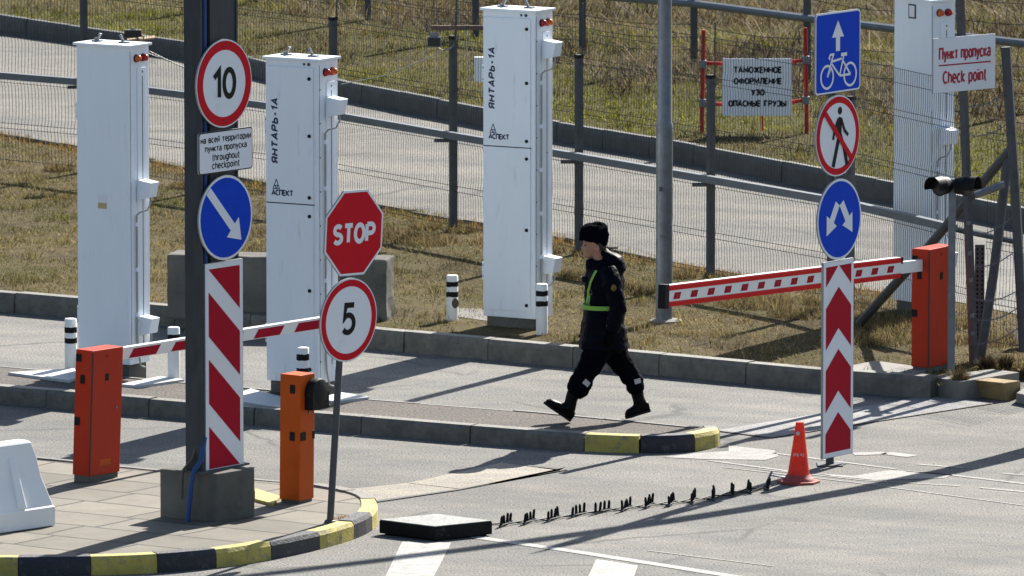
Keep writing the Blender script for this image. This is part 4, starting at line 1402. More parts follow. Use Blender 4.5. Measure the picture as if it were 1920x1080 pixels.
# ------------------------------------------------------------------ signs and small things by the fences
cs = A(1808, 119, gy - .12)
t = thing('checkpoint_sign', 'white rectangular sign with red bilingual lettering on the right gate post', 'sign', cs, rad(41))
MB().prism_y([(-.40, -.255), (.40, -.255), (.40, .255), (-.40, .255)], 0, .012).build('backing', 'sign_back', t, bevel=.002)
MB().face_y([(-.398, -.253), (.398, -.253), (.398, .253), (-.398, .253)], -.0015).build('face', 'white_sign', t)
text_obj('Пункт пропуска', t, 'lettering', 'red_letter', .005, .105, .67, .12, .021, -.003, gap=.2)
text_obj('Check point', t, 'lettering', 'red_letter', .005, -.115, .57, .125, .021, -.003, gap=.22)
b = MB(); b.face_y([(-.33, -.008), (.34, -.008), (.34, .006), (-.33, .006)], -.003); b.build('line', 'red_letter', t)

fs0 = G(1413, 250, FZ)
t = thing('customs_sign', 'white board with four dark Cyrillic text lines on a red pipe frame behind the fence', 'sign', fs0)
sx = lambda px, py, dy=0: (A(px, py, fs0.y + dy) - fs0)
def ft(name, mtl, p, q, r, dy0=0, dy1=0):
    b = MB(); b.tube([sx(*p, dy0), sx(*q, dy1)], r, 8); return b.build(name, mtl, t, smooth=True)
ft('post', 'frame_red', (1316, 254), (1319, 56), .024)
ft('post', 'frame_red', (1513, 252), (1510, 52), .024)
ft('crossbar', 'frame_red', (1319, 118), (1420, 121), .022, 0, -.05)
ft('crossbar', 'frame_red', (1420, 124), (1512, 112), .022, -.05, 0)
ft('crossbar', 'frame_red', (1318, 194), (1420, 198), .022, 0, -.05)
ft('crossbar', 'frame_red', (1420, 200), (1512, 187), .022, -.05, 0)
ft('stake', 'boom_red', (1429, 245), (1430, 208), .008, -.08, -.08)
for p in ((1318, 120), (1317, 193), (1511, 112), (1511, 188)):
    q = sx(*p, -.0)
    MB().box(q.x - .04, q.x + .04, q.y - .045, q.y + .04, q.z - .045, q.z + .045).build('clamp', 'galv', t, bevel=.008)
q = sx(1420, 163.5, -.1)
b = MB(); b.box(q.x - .40, q.x + .395, q.y, q.y + .015, q.z - .33, q.z + .33); bd = b.build('board', 'white_sign', t, bevel=.003)
for s_, px_, py_, w_, h_ in (('ТАМОЖЕННОЕ', 1421, 131, .56, .078), ('ОФОРМЛЕНИЕ', 1421, 152, .56, .078), ('УЭО', 1421, 173, .16, .078), ('ОПАСНЫЕ ГРУЗЫ', 1420, 194, .67, .078)):
    p = sx(px_, py_, -.1)
    text_obj(s_, bd, 'lettering', 'black_sign', p.x, p.z, w_, h_, .0185, p.y - .003, gap=.24)

# traffic light post
tp = G(1783, 737, .0)
t = thing('traffic_light', 'two black round signal lamps on a thin square post before the right barrier', 'traffic light', tp)
b = MB(); b.box(-.033, .033, -.03, .03, -.02, 1.985); b.build('post', 'galv', t, bevel=.004)
hz_ = (738 - 348) / 204.0 / .9925
for s, ya in ((-1, rad(205)), (1, rad(-20))):
    lm = bpy.data.objects.new('signal_lamp', None)
    b = MB()
    c = (s * .095, -.045, hz_)
    ax = Vector((math.cos(ya), math.sin(ya) , 0)) if s > 0 else Vector((-.65, -.76, 0))
    if s > 0: ax = Vector((.88, -.47, 0))
    ps = [Vector(c) - ax * .07, Vector(c) - ax * .06, Vector(c) + ax * .03, Vector(c) + ax * .04, Vector(c) + ax * .15]
    b.tube(ps[:4], [.055, .08, .088, .094], 20)
    # visor: open half tube
    n = 20
    up = Vector((0, 0, 1)); side = ax.cross(up)
    vs, fs = [], []
    for k in range(n + 1):
        a = -.35 + (math.pi + .7) * k / n
        e = side * math.cos(a) + up * math.sin(a)
        for (l, r) in ((.03, .094), (.15, .094), (.15, .088), (.03, .088)):
            vs.append(Vector(c) + ax * l + e * r)
    for k in range(n):
        for j in range(4):
            fs.append((k * 4 + j, k * 4 + (j + 1) % 4, k * 4 + 4 + (j + 1) % 4, k * 4 + 4 + j))
    b.add(vs, fs)
    o = b.build('signal_lamp', 'black', t, smooth=True)
    b = MB(); b.tube([Vector(c) + ax * .038, Vector(c) + ax * .046], [.085, .075], 20); b.build('lens', 'glass_grey', o, smooth=True)
MB().box(-.08, .08, -.05, .035, hz_ - .03, hz_ + .03).build('bracket', 'galv_dark', t, bevel=.004)

# ochre block and grey kerb stone at the right edge
lo = [G(1807, 741), G(1890, 753), G(1915, 744)]
lo.append(lo[0] + lo[2] - lo[1])
up = [G(1816, 711, .17), G(1882, 718, .17), G(1913, 714, .17)]
up.append(up[0] + up[2] - up[1])
mb = MB(); mb.hexa([(p.x, p.y, 0) for p in lo], [(p.x, p.y, .17) for p in up])
tag(mb.build('stop_block', 'ochre', bevel=.01), 'ochre trapezoid block lying on the road edge at far right', 'block')
mb = MB()
lo = [G(1905, 757), G(1960, 768), G(1990, 752), G(1925, 742)]
mb.prism_z([(p.x, p.y) for p in lo], 0, .10)
tag(mb.build('kerb_stone', 'concrete', bevel=.012), 'grey kerb stone cut off by the right edge beside the ochre block', 'kerb stone')
slab('concrete_slab', [(1745, 706), (1800, 716), (1911, 698), (1860, 692)], -.03, LZ + .025, 'concrete', 'flat pale concrete slab in the dirt behind the ochre block', 'slab')
slab('concrete_slab', [(1560, 692), (1700, 707), (1745, 690), (1640, 676)], LZ - .03, LZ + .03, 'concrete', 'pale concrete slab between the kerb and the right barrier box', 'slab')
# white bag
mb = MB()
p = G(1925, 652, LZ)
mb.ell((0, 0, .13), (.10, .09, .16)); mb.ell((-.02, .02, .24), (.05, .05, .10)); mb.ell((.08, 0, .08), (.09, .09, .09))
bagm = mb
o = mb.build('plastic_bag', 'bag', smooth=True)
o.location = p
for v in o.data.vertices:
    v.co += Vector((mnoise.noise(v.co * 14), mnoise.noise(v.co * 14 + Vector((5, 3, 1))), mnoise.noise(v.co * 13 + Vector((1, 9, 4))))) * .03
tag(o, 'crumpled white plastic bag on the ground at the right edge', 'bag')

# flood light on its beam
bm_y = 89.5
q0 = A(848, 104, bm_y)
t = thing('flood_light', 'small grey flood lamp hanging from a wooden beam on a fence post', 'flood light', q0)
def al(x, y, dy=0): return A(x, y, bm_y + dy) - q0
b = MB(); p, q = al(810, 52), al(912, 48); b.box(p.x, q.x, -.02, .02, p.z - .024, p.z + .024); b.build('beam', 'wood', t)
b = MB(); b.tube([al(853, 105), al(855, 20)], .012, 6); b.build('stake', 'galv_dark', t)
p = al(814, 78)
b = MB(); b.box(p.x - .075, p.x + .075, -.06, -.02, p.z - .055, p.z + .055); lampb = b.build('lamp_body', 'galv', t, bevel=.006)
b = MB(); b.box(p.x - .064, p.x + .064, -.064, -.0595, p.z - .044, p.z + .044); b.build('glass', 'glass_grey', lampb)
b = MB(); b.box(p.x - .045, p.x + .045, -.05, -.02, p.z + .056, p.z + .10); b.tube([(p.x - .045, -.03, p.z + .08), (p.x - .06, -.03, p.z + .15), (p.x - .055, -.01, p.z + .17)], .006, 6); b.build('bracket', 'galv', lampb)
b = MB()
b.tube([al(858, 48), al(856, 75), al(848, 88), al(832, 94), al(822, 90)], .005, 5)
b.tube([al(874, 46), al(872, 58), al(884, 78), al(889, 120), al(896, 160)], .005, 5)
b.tube([al(872, 60), al(875, 90), al(881, 150)], .005, 5)
b.tube([al(846, 90), al(780, 118), al(720, 142), al(640, 158)], .005, 5)
b.build('cable', 'cable', t, smooth=True)
b = MB(); p = al(898, 130); b.box(p.x - .05, p.x + .06, -.02, .06, p.z - .13, p.z + .13); b.build('control_box', 'white_side', t, bevel=.006)
# second lamp behind the plain cabinet
q1 = A(258, 80, 94.6)
t = thing('flood_light', 'dark flood lamp with loose cables on a board above the plain cabinet', 'flood light', q1)
def al2(x, y, dy=0): return A(x, y, 94.6 + dy) - q1
p, q = al2(238, 76), al2(290, 70)
b = MB(); b.hexa([(p.x, -.06, p.z - .02), (q.x, -.02, q.z - .02), (q.x, .12, q.z - .01), (p.x, .1, p.z - .01)], [(p.x, -.06, p.z), (q.x, -.02, q.z), (q.x, .12, q.z + .012), (p.x, .1, p.z + .012)]); b.build('board', 'wood_pale', t)
p = al2(250, 63)
b = MB(); b.box(p.x - .10, p.x + .09, -.05, .06, p.z - .035, p.z + .045); b.build('lamp_body', 'glass_grey', t, bevel=.01)
b = MB()
b.tube([al2(246, 53), al2(252, 66), al2(262, 76), al2(268, 80)], .012, 6)
b.tube([al2(248, 52), al2(262, 62), al2(272, 74)], .010, 6)
b.tube([al2(278, 95), al2(300, 106), al2(345, 127), al2(420, 160)], .006, 5)
b.tube([al2(278, 100), al2(310, 112), al2(345, 126)], .006, 5)
b.build('cable', 'cable', t, smooth=True)
b = MB(); b.tube([al2(256, 74, .05), al2(256, 200, .1)], .02, 6); b.build('stake', 'galv_dark', t)

# ------------------------------------------------------------------ cone, spike strip, black slab
cp = G(1497, 905, 0)
t = thing('traffic_cone', 'orange traffic cone beside the chevron marker at the end of the spike strip', 'traffic cone', cp, rad(20), None, rad(1.2))
b = MB(); b.prism_z([(x, y) for x, y in circ(.185, 8, a0=rad(22.5))], .001, .022); b.lathe([(.14, .02), (.135, .035), (.115, .05), (.10, .075)], 20)
b.build('base', 'cone_base', t, smooth=True)
b = MB()
b.lathe([(.098, .06), (.088, .12), (.060, .32), (.038, .50), (.033, .522)], 24)
b.build('cone_body', 'cone', t, smooth=True)
b = MB(); b.lathe([(.0455, .415), (.0425, .448), (.0425, .449)], 12); 
b = MB(); b.ell((-.03, -.036, .43), (.018, .012, .02)); b.build('sticker', 'silver', t, smooth=True)
b = MB()
for k, a in enumerate((3.6, 3.85, 4.1, 4.5, 4.8)):
    r0, r1 = .0735, .0705
    z0_, z1_ = .235 + .006 * (k % 2), .262
    for aa in (a,):
        b.add([(r0 * math.cos(aa), r0 * math.sin(aa), z0_), (r0 * math.cos(aa + .14), r0 * math.sin(aa + .14), z0_), (r1 * math.cos(aa + .14), r1 * math.sin(aa + .14), z1_), (r1 * math.cos(aa), r1 * math.sin(aa), z1_)], [(0, 1, 2, 3)])
b.build('worn_tape', 'silver', t)

rows = [(948, 985, 72), (992, 980, 73), (1037, 975, 70), (1084, 967, 66), (1129, 961, 62), (1174, 956, 74), (1217, 950, 77), (1259, 946, 80), (1300, 941, 83), (1338, 935, 87), (1373, 928, 91), (1405, 922, 94), (1441, 916, 84)]
s0 = G(1174, 956)
sp = thing('spike_strip', 'black folding spike strip stretched over the road to the traffic cone', 'spike strip', (s0.x, s0.y, 0))
prev = None
for px_, py_, an in rows:
    c = G(px_, py_) - s0; c.z = 0
    dv = Vector((math.cos(rad(an)), math.sin(rad(an)), 0)); nv = Vector((-dv.y, dv.x, 0))
    b = MB()
    lo = [c + dv * -.15 + nv * -.012, c + dv * .15 + nv * -.012, c + dv * .15 + nv * .012, c + dv * -.15 + nv * .012]
    b.prism_z([(p.x, p.y) for p in lo], .008, .022, 1)
    for k in range(4):
        pc = c + dv * (-.12 + .08 * k)
        ht = .078 + random.uniform(-.006, .008)
        tl = Vector((random.uniform(-.008, .012), random.uniform(-.004, .004), 0))
        b.tube([pc + Vector((0, 0, .02)), pc + tl * .7 + Vector((0, 0, ht)), pc + tl + Vector((0, 0, ht + .016))], [.0135, .0125, .006], 6, 0)
    b.build('spike_row', ['spike', 'galv_dark'], sp)
    if prev is not None:
        b = MB()
        pc, pd = prev
        b.tube([pc + pd * .11 + Vector((0, 0, .012)), c - dv * .12 + Vector((0, 0, .012))], .006, 5)
        b.tube([pc - pd * .11 + Vector((0, 0, .018)), c + dv * .10 + Vector((0, 0, .018))], .006, 5)
        b.build('link', 'spike', sp)
    prev = (c, dv)
b = MB(); e = cp - s0; b.tube([prev[0] + prev[1] * .1 + Vector((0, 0, .1)), Vector((e.x - .1, e.y + .02, .04))], .008, 5); b.tube([prev[0] + Vector((-.03, 0, .02)), prev[0] + Vector((.03, .1, .13))], .01, 5); b.build('handle', 'galv', sp)
b = MB(); e = G(935, 985) - s0; b.tube([Vector((e.x - .12, e.y - .03, .01)), Vector((e.x + .07, e.y + .03, .012))], .006, 5); b.build('link', 'spike', sp)

a_, b_, c_ = G(711, 974, .125), G(815, 987, .125), G(923, 976, .125)
d_ = a_ + c_ - b_
ctr = (a_ + b_ + c_ + d_) / 4
t = thing('spike_strip_box', 'flat black timber box on the road by the painted kerb corner', 'box', (ctr.x, ctr.y, 0))
q = [(p.x - ctr.x, p.y - ctr.y) for p in (a_, b_, c_, d_)]
b = MB(); b.prism_z(q, .012, .118); bx = b.build('sides', 'tar', t, bevel=.006)
b = MB(); b.prism_z([(x * .985, y * .985) for x, y in q], .1185, .126); b.build('lid', 'tar_top', t, bevel=.003)
b = MB()
for u in (.02, .98):
    for v in (.05, .95):
        pass
b.prism_z([(x * .9, y * .9) for x, y in q], .0, .012); b.build('foot', 'black', t)

# ------------------------------------------------------------------ the person
def remesh(mb, name, mtl, parent, vox, disp=0, dscale=9, smooth_it=2, fold=0):
    o = mb.build(name, mtl, None, weld=True)
    m = o.modifiers.new('r', 'REMESH'); m.mode = 'VOXEL'; m.voxel_size = vox; m.use_smooth_shade = True
    s = o.modifiers.new('s', 'SMOOTH'); s.factor = .5; s.iterations = smooth_it
    bpy.context.view_layer.update()
    dg = bpy.context.evaluated_depsgraph_get()
    me = bpy.data.meshes.new_from_object(o.evaluated_get(dg))
    me.name = name
    if disp or fold:
        for v in me.vertices:
            c = v.co
            n = mnoise.noise(c * dscale) * disp + mnoise.noise(c * dscale * 2.6) * disp * .45
            if fold: n += fold * math.sin(c.z * 52 + 6 * mnoise.noise(c * 5)) * (.5 + .5 * mnoise.noise(c * 7))
            v.co = c + v.normal * n
    me.materials.clear(); me.materials.append(M[mtl] if isinstance(mtl, str) else mtl)
    old = o.data
    o.modifiers.clear()
    o.data = me
    bpy.data.meshes.remove(old)
    me.polygons.foreach_set('use_smooth', [True] * len(me.polygons))
    o.parent = parent
    return o
pp = G(1121, 787, .15)
per = thing('person', 'person in dark uniform with fur hat and lime belt striding left on the island', 'person', (pp.x, pp.y, .14), rad(4))
# local: -x is the way the person walks, -y is towards the camera (the person's left side)
V3 = Vector
b = MB()
# body: head, neck, trunk, arms and legs in one surface
hx = -.035
b.ell((hx + .012, 0, 1.595), (.098, .076, .118))
b.ell((hx - .035, 0, 1.545), (.062, .060, .085))
b.ell((hx - .055, 0, 1.485), (.042, .042, .034))           # chin
b.ell((hx - .098, 0, 1.545), (.020, .013, .024))           # nose
b.ell((hx - .088, 0, 1.570), (.016, .010, .030))
b.ell((hx - .082, 0, 1.508), (.014, .024, .008))           # lips
b.ell((hx - .080, 0, 1.496), (.013, .021, .008))
b.ell((hx - .072, -.026, 1.592), (.02, .022, .010)); b.ell((hx - .072, .026, 1.592), (.02, .022, .010))   # brow
b.ell((hx - .058, -.040, 1.535), (.026, .020, .03)); b.ell((hx - .058, .040, 1.535), (.026, .020, .03))   # cheeks
for s in (-1, 1): b.ell((hx + .022, s * .078, 1.545), (.022, .010, .032))                                # ears
b.tube([(hx + .02, 0, 1.54), (hx + .045, 0, 1.44), (hx + .075, 0, 1.36)], [.058, .058, .07], 14)
b.loft([(.05, 0, .62, .12, .15, .9), (.045, 0, .9, .11, .15, .9), (.05, 0, 1.15, .12, .17, .9), (.06, 0, 1.33, .11, .17, .9), (.06, 0, 1.41, .07, .08, 1)])
b.tube([(.07, -.17, 1.33), (.125, -.215, 1.07), (.085, -.22, .86)], [.055, .045, .032], 10)
b.tube([(.06, .17, 1.33), (.03, .215, 1.07), (-.05, .20, .86)], [.055, .045, .032], 10)
b.tube([(.03, -.08, .72), (-.055, -.083, .55), (-.125, -.086, .42), (-.215, -.09, .25)], [.07, .055, .045, .032], 10)
b.tube([(.09, .08, .72), (.185, .083, .55), (.275, .086, .42), (.348, .09, .24)], [.07, .055, .04, .03], 10)
body = remesh(b, 'body', 'skin', per, .0075, smooth_it=1)
b = MB()
for s in (-1, 1): b.ell((hx - .079, s * .030, 1.572), (.010, .013, .007))
b.build('eyes', 'black', per, smooth=True)
b = MB()
b.loft([(hx + .045, 0, 1.53, .056, .066, .9), (hx + .04, 0, 1.55, .068, .076, .9), (hx + .04, 0, 1.62, .075, .08, .9)])
b.build('hair', 'hair', per, smooth=True)
# fur hat: crown with a folded band
b = MB()
b.loft([(hx + .0, 0, 1.612, .122, .105, .85), (hx + .0, 0, 1.63, .130, .112, .85), (hx + .002, 0, 1.68, .130, .114, .85), (hx + .004, 0, 1.72, .122, .108, .85), (hx + .008, 0, 1.752, .095, .085, .9), (hx + .01, 0, 1.768, .05, .05, 1)])
b.ell((hx + .045, 0, 1.64), (.085, .112, .07)); b.ell((hx - .085, 0, 1.665), (.052, .085, .048)); b.ell((hx + .03, 0, 1.73), (.09, .085, .05))
b.ell((hx + .075, 0, 1.605), (.05, .08, .05))
remesh(b, 'fur_hat', 'fur', per, .010, disp=.010, dscale=22, smooth_it=1)
# jacket
b = MB()
b.loft([(.055, 0, .655, .225, .225, .85), (.053, 0, .70, .222, .222, .85), (.045, 0, .85, .195, .205, .85), (.042, 0, 1.0, .165, .195, .85), (.045, 0, 1.04, .160, .193, .85), (.05, 0, 1.15, .170, .205, .85), (.055, 0, 1.27, .175, .212, .85), (.055, 0, 1.35, .158, .19, .9), (.055, 0, 1.40, .12, .135, .95), (.05, 0, 1.435, .10, .105, 1)])
b.loft([(hx + .05, 0, 1.36, .12, .11, 1), (hx + .035, 0, 1.41, .115, .10, 1), (hx + .035, 0, 1.435, .108, .095, 1), (hx + .06, 0, 1.448, .09, .085, 1)])    # collar
b.ell((.13, 0, 1.43), (.095, .14, .08)); b.ell((.165, 0, 1.375), (.085, .15, .085)); b.ell((.15, 0, 1.24), (.085, .16, .15)); b.ell((.17, 0, .95), (.07, .15, .2)); b.ell((.085, 0, 1.475), (.06, .10, .05)); b.ell((.06, 0, 1.50), (.05, .09, .045))                          # folded hood
b.tube([(.07, -.165, 1.385), (.10, -.215, 1.27), (.145, -.245, 1.09), (.155, -.252, 1.02), (.13, -.25, .93), (.105, -.245, .83)], [.075, .088, .078, .076, .070, .062], 16)
b.tube([(.04, .165, 1.385), (.045, .215, 1.27), (.035, .245, 1.09), (.02, .25, 1.02), (-.03, .235, .93), (-.07, .215, .85)], [.075, .088, .078, .076, .068, .060], 16)
jk = remesh(b, 'jacket', 'jacket', per, .011, disp=.012, dscale=11, smooth_it=1, fold=.006)
# trousers tucked into the boots
b = MB()
b.loft([(.06, 0, .62, .15, .16, .9), (.06, 0, .72, .155, .165, .9), (.055, 0, .80, .15, .165, .9)])
b.tube([(.03, -.08, .72), (-.055, -.083, .55), (-.125, -.086, .42), (-.165, -.088, .345), (-.195, -.09, .285), (-.215, -.09, .235)], [.128, .112, .098, .105, .098, .062], 16)
b.tube([(.09, .08, .72), (.185, .083, .55), (.275, .086, .42), (.325, .088, .34), (.345, .09, .27), (.350, .09, .225)], [.128, .112, .096, .088, .082, .058], 16)
b.ell((-.225, -.09, .335), (.05, .06, .06))
remesh(b, 'trousers', 'trouser', per, .010, disp=.012, dscale=12, smooth_it=1, fold=.004)
# boots
def boot(ankle, toe, heel, shaft_top, name='boot'):
    b = MB()
    ankle, toe, heel, shaft_top = V3(ankle), V3(toe), V3(heel), V3(shaft_top)
    b.tube([shaft_top, shaft_top.lerp(ankle, .6), ankle], [.058, .054, .056], 16)
    f = (toe - heel); fl_ = f.length; f.normalize()
    upn = (V3((0, 0, 1)) - f * f.z).normalized()
    yy = V3((0, ankle.y, 0))
    # foot as stacked ellipses along the sole
    st = [(0.0, .034, .040), (.12, .040, .052), (.32, .042, .056), (.55, .047, .046), (.75, .049, .040), (.9, .042, .034), (1.0, .020, .020)]
    n = 16
    rings = []
    for s, w, h in st:
        c = heel + f * fl_ * s
        rings.append([c + V3((0, 1, 0)) * w * math.cos(2 * math.pi * k / n) + upn * (h + h * math.sin(2 * math.pi * k / n)) for k in range(n)])
    vs = [v for r in rings for v in r]
    fs = [(i * n + k, i * n + (k + 1) % n, (i + 1) * n + (k + 1) % n, (i + 1) * n + k) for i in range(len(st) - 1) for k in range(n)]
    fs += [tuple(range(n)), tuple(range(len(vs) - n, len(vs)))]
    b.add(vs, fs)
    # instep
    b.tube([ankle + upn * .0, heel + f * fl_ * .45 + upn * .06, heel + f * fl_ * .62 + upn * .045], [.055, .046, .034], 14)
    b.tube([ankle, heel + f * .045 + upn * .05], [.055, .045], 14)
    o = remesh(b, name, 'boot', per, .008, disp=.003, dscale=25, smooth_it=1)
    # sole slab
    s_ = MB()
    out = []
    for s, w in ((0, .028), (.08, .040), (.3, .038), (.5, .042), (.75, .052), (.92, .044), (1.02, .018)):
        out.append((s, w))
    lo, hi = [], []
    for s, w in out: lo.append((s, w))
    ring = [(s, w) for s, w in out] + [(s, -w) for s, w in out[::-1]]
    lov = [heel + f * fl_ * s + V3((0, w, 0)) - upn * .006 for s, w in ring]
    hiv = [heel + f * fl_ * s + V3((0, w, 0)) + upn * .016 for s, w in ring]
    s_.hexa(lov, hiv); s_.build('sole', 'black', o)
    return o
boot((-.262, -.09, .125), (-.485, -.105, .178), (-.252, -.09, .012), (-.225, -.09, .27))
boot((.378, .09, .155), (.255, .08, .012), (.478, .09, .075), (.35, .09, .26))
# gloves with five fingers each
def hand(wrist, dirv, side, flexdir):
    b = MB()
    w = V3(wrist); d = V3(dirv).normalized(); fx = V3(flexdir); fx = (fx - d * fx.dot(d)).normalized(); sd = d.cross(fx) * side
    b.tube([w - d * .03, w, w + d * .045, w + d * .085], [.033, .032, .041, .037], 12, squash=None)
    for k, (off, ln, r) in enumerate(((-.028, .062, .0095), (-.009, .075, .0105), (.011, .080, .0105), (.030, .070, .0105))):
        p0_ = w + d * .08 + sd * off
        p1_ = p0_ + d * ln * .45 + fx * .006
        p2_ = p1_ + d * ln * .30 + fx * .018
        p3_ = p2_ + d * ln * .15 + fx * .022
        b.tube([p0_ - d * .02, p0_, p1_, p2_, p3_], [r, r, r, r * .95, r * .75], 8)
    t0 = w + d * .025 + sd * .035
    b.tube([t0 - sd * .015, t0 + sd * .012 + d * .022, t0 + sd * .014 + d * .052 + fx * .012, t0 + sd * .010 + d * .072 + fx * .02], [.016, .014, .0125, .009], 8)
    return remesh(b, 'glove', 'glove', per, .005, smooth_it=1)
hand((.095, -.245, .83), (-.14, .05, -1), 1, (-.5, .8, 0))
hand((-.075, .21, .85), (-.3, -.05, -1), -1, (-.5, -.8, 0))
# lime safety belt and strap, patches, tape
def sup(cx, rx, ry, e, a):
    ca, sa = math.cos(a), math.sin(a)
    return V3((cx + rx * math.copysign(abs(ca) ** e, ca), ry * math.copysign(abs(sa) ** e, sa), 0))
b = MB()
n = 30
vs, fs = [], []
for k in range(n + 1):
    a = rad(150) + rad(155) * k / n
    for off, z in ((.020, 1.010), (.023, 1.048), (.010, 1.048), (.006, 1.010)):
        p = sup(.043, .163 + off, .194 + off, .85, a); vs.append((p.x, p.y, z))
for k in range(n):
    for j in range(4): fs.append((k * 4 + j, k * 4 + (j + 1) % 4, k * 4 + 4 + (j + 1) % 4, k * 4 + 4 + j))
b.add(vs, fs); b.build('safety_belt', 'lime', per)
from mathutils.bvhtree import BVHTree
def bvh_of(o): return BVHTree.FromPolygons([v.co for v in o.data.vertices], [p.vertices for p in o.data.polygons])
jb = bvh_of(jk)
def strip(name, mtl, pts, w, lift=.006, nn_=16, from_dir=V3((-.35, -1, .15)), parent=None, bv=None):
    bv = bv or jb
    b = MB()
    P = [V3(p) for p in pts]
    q = []
    for i in range(nn_ + 1):
        s = i / nn_ * (len(P) - 1); k = min(int(s), len(P) - 2)
        q.append(P[k].lerp(P[k + 1], s - k))
    L_, R_ = [], []
    for i, c in enumerate(q):
        t_ = (q[min(i + 1, nn_)] - q[max(i - 1, 0)]).normalized()
        sd = t_.cross(from_dir).normalized() * w / 2
        for arr, e in ((L_, sd), (R_, -sd)):
            o_ = c + e + from_dir.normalized() * .6
            h, nrm, _, _ = bv.ray_cast(o_, -from_dir.normalized())
            arr.append((h if h is not None else c + e) + from_dir.normalized() * lift)
    vs = []
    for l, r in zip(L_, R_): vs += [l, r]
    fs = [(2 * i, 2 * i + 1, 2 * i + 3, 2 * i + 2) for i in range(nn_)]
    b.add(vs, fs)
    return b.build(name, mtl, parent or per)
strip('safety_strap', 'lime', [(-.005, -.1, 1.355), (-.06, -.1, 1.25), (-.09, -.1, 1.17), (-.105, -.1, 1.09), (-.11, -.08, 1.04)], .024)
strip('safety_strap', 'lime', [(-.085, -.1, 1.18), (-.075, -.1, 1.10), (-.085, -.1, 1.04)], .014)
strip('safety_strap', 'lime', [(-.125, .0, 1.13), (-.125, -.03, 1.08), (-.118, -.05, 1.04)], .02, from_dir=V3((-1, -.4, .1)))
def disc(name, mtl, c, r, from_dir=V3((-.1, -1, .1)), n=14, sc=(1, 1.2)):
    b = MB(); f = from_dir.normalized(); u = f.cross(V3((0, 0, 1))).normalized(); w = u.cross(f)
    vs = []
    for k in range(n):
        a = 2 * math.pi * k / n
        p = V3(c) + u * r * sc[0] * math.cos(a) + w * r * sc[1] * math.sin(a) + f * .6
        h, *_ = jb.ray_cast(p, -f)
        vs.append((h if h is not None else p - f * .6) + f * .005)
    b.add(vs, [tuple(range(n))]); return b.build(name, mtl, per)
disc('sleeve_patch', 'gold', (.125, -.2, 1.215), .024)
disc('chest_badge', 'gold', (-.06, -.1, 1.165), .022, V3((-.4, -1, .1)))
b = MB(); b.box(-.15, -.118, -.06, -.02, 1.245, 1.30); r_ = b.build('radio', 'black', per, bevel=.006)
b = MB(); b.ell((-.152, -.045, 1.292), (.006, .008, .008)); b.build('screen', 'silver', r_)
tr = [o for o in bpy.data.objects if o.name == 'trousers'][0]
tb = bvh_of(tr)
strip('reflective_tape', 'silver', [(-.155, -.09, .375), (-.105, -.09, .335)], .048, .006, 6, V3((.15, -1, .1)), bv=tb)
strip('reflective_tape', 'silver', [(.325, .0, .345), (.385, .0, .36)], .045, .006, 6, V3((.25, -1, .1)), bv=tb)

# ------------------------------------------------------------------ grass, reeds and weeds
def vnoise(x, y, s, seed):
    r = np.random.default_rng(seed).random((256, 256))
    X, Y = x / s + 1000, y / s + 1000
    i, j = np.floor(X).astype(int), np.floor(Y).astype(int)
    fx, fy = X - i, Y - j
    fx, fy = fx * fx * (3 - 2 * fx), fy * fy * (3 - 2 * fy)
    g = lambda a, c: r[a % 256, c % 256]
    return (g(i, j) * (1 - fx) * (1 - fy) + g(i + 1, j) * fx * (1 - fy) + g(i, j + 1) * (1 - fx) * fy + g(i + 1, j + 1) * fx * fy)
def inside(x, y, poly):
    r = np.zeros(len(x), bool)
    for (x0, y0), (x1, y1) in zip(poly, poly[1:] + poly[:1]):
        c = ((y0 > y) != (y1 > y))
        with np.errstate(divide='ignore', invalid='ignore'):
            r ^= c & (x < (x1 - x0) * (y - y0) / (y1 - y0) + x0)
    return r
def blades(name, x, y, z, L, W, lean, phi, colr, kind='stuff', bend=.3):
    n = len(x)
    d = np.stack([np.cos(phi), np.sin(phi)], 1)
    pr = np.stack([-d[:, 1], d[:, 0]], 1) * (W / 2)[:, None]
    base = np.stack([x, y, z], 1)
    P = np.zeros((n, 5, 3))
    mid_l = lean * (1 - bend)
    mid = base.copy()
    mid[:, :2] += d * (L * .5 * np.sin(mid_l))[:, None]; mid[:, 2] += L * .5 * np.cos(mid_l)
    tip = mid.copy()
    tip[:, :2] += d * (L * .5 * np.sin(lean))[:, None]; tip[:, 2] += L * .5 * np.cos(lean)
    P[:, 0] = base; P[:, 1] = base; P[:, 2] = mid; P[:, 3] = mid; P[:, 4] = tip
    P[:, 0, :2] += pr; P[:, 1, :2] -= pr; P[:, 2, :2] -= pr * .8; P[:, 3, :2] += pr * .8
    me = bpy.data.meshes.new(name)
    me.vertices.add(n * 5); me.vertices.foreach_set('co', P.ravel().astype(np.float32))
    o5 = np.arange(n)[:, None] * 5
    loops = np.concatenate([o5 + np.array([[0, 1, 2, 3]]), o5 + np.array([[3, 2, 4]])], 1).ravel()
    me.loops.add(n * 7); me.loops.foreach_set('vertex_index', loops.astype(np.int32))
    st = (np.arange(n)[:, None] * 7 + np.array([[0, 4]])).ravel()
    me.polygons.add(n * 2); me.polygons.foreach_set('loop_start', st.astype(np.int32))
    at = me.attributes.new('tint', 'FLOAT_COLOR', 'POINT')
    c4 = np.ones((n, 5, 4)); c4[:, :, :3] = colr[:, None, :]
    at.data.foreach_set('color', c4.ravel().astype(np.float32))
    me.update(calc_edges=True)
    me.materials.append(M['blade'])
    o = bpy.data.objects.new(name, me); COL.objects.link(o)
    if kind: o['kind'] = kind
    return o
STRAW = np.array([.40, .31, .135]); TAN = np.array([.15, .105, .042]); OLIVE = np.array([.10, .105, .018]); MOSS = np.array([.27, .275, .014]); BROWN = np.array([.07, .048, .025]); RUST = np.array([.40, .185, .03])
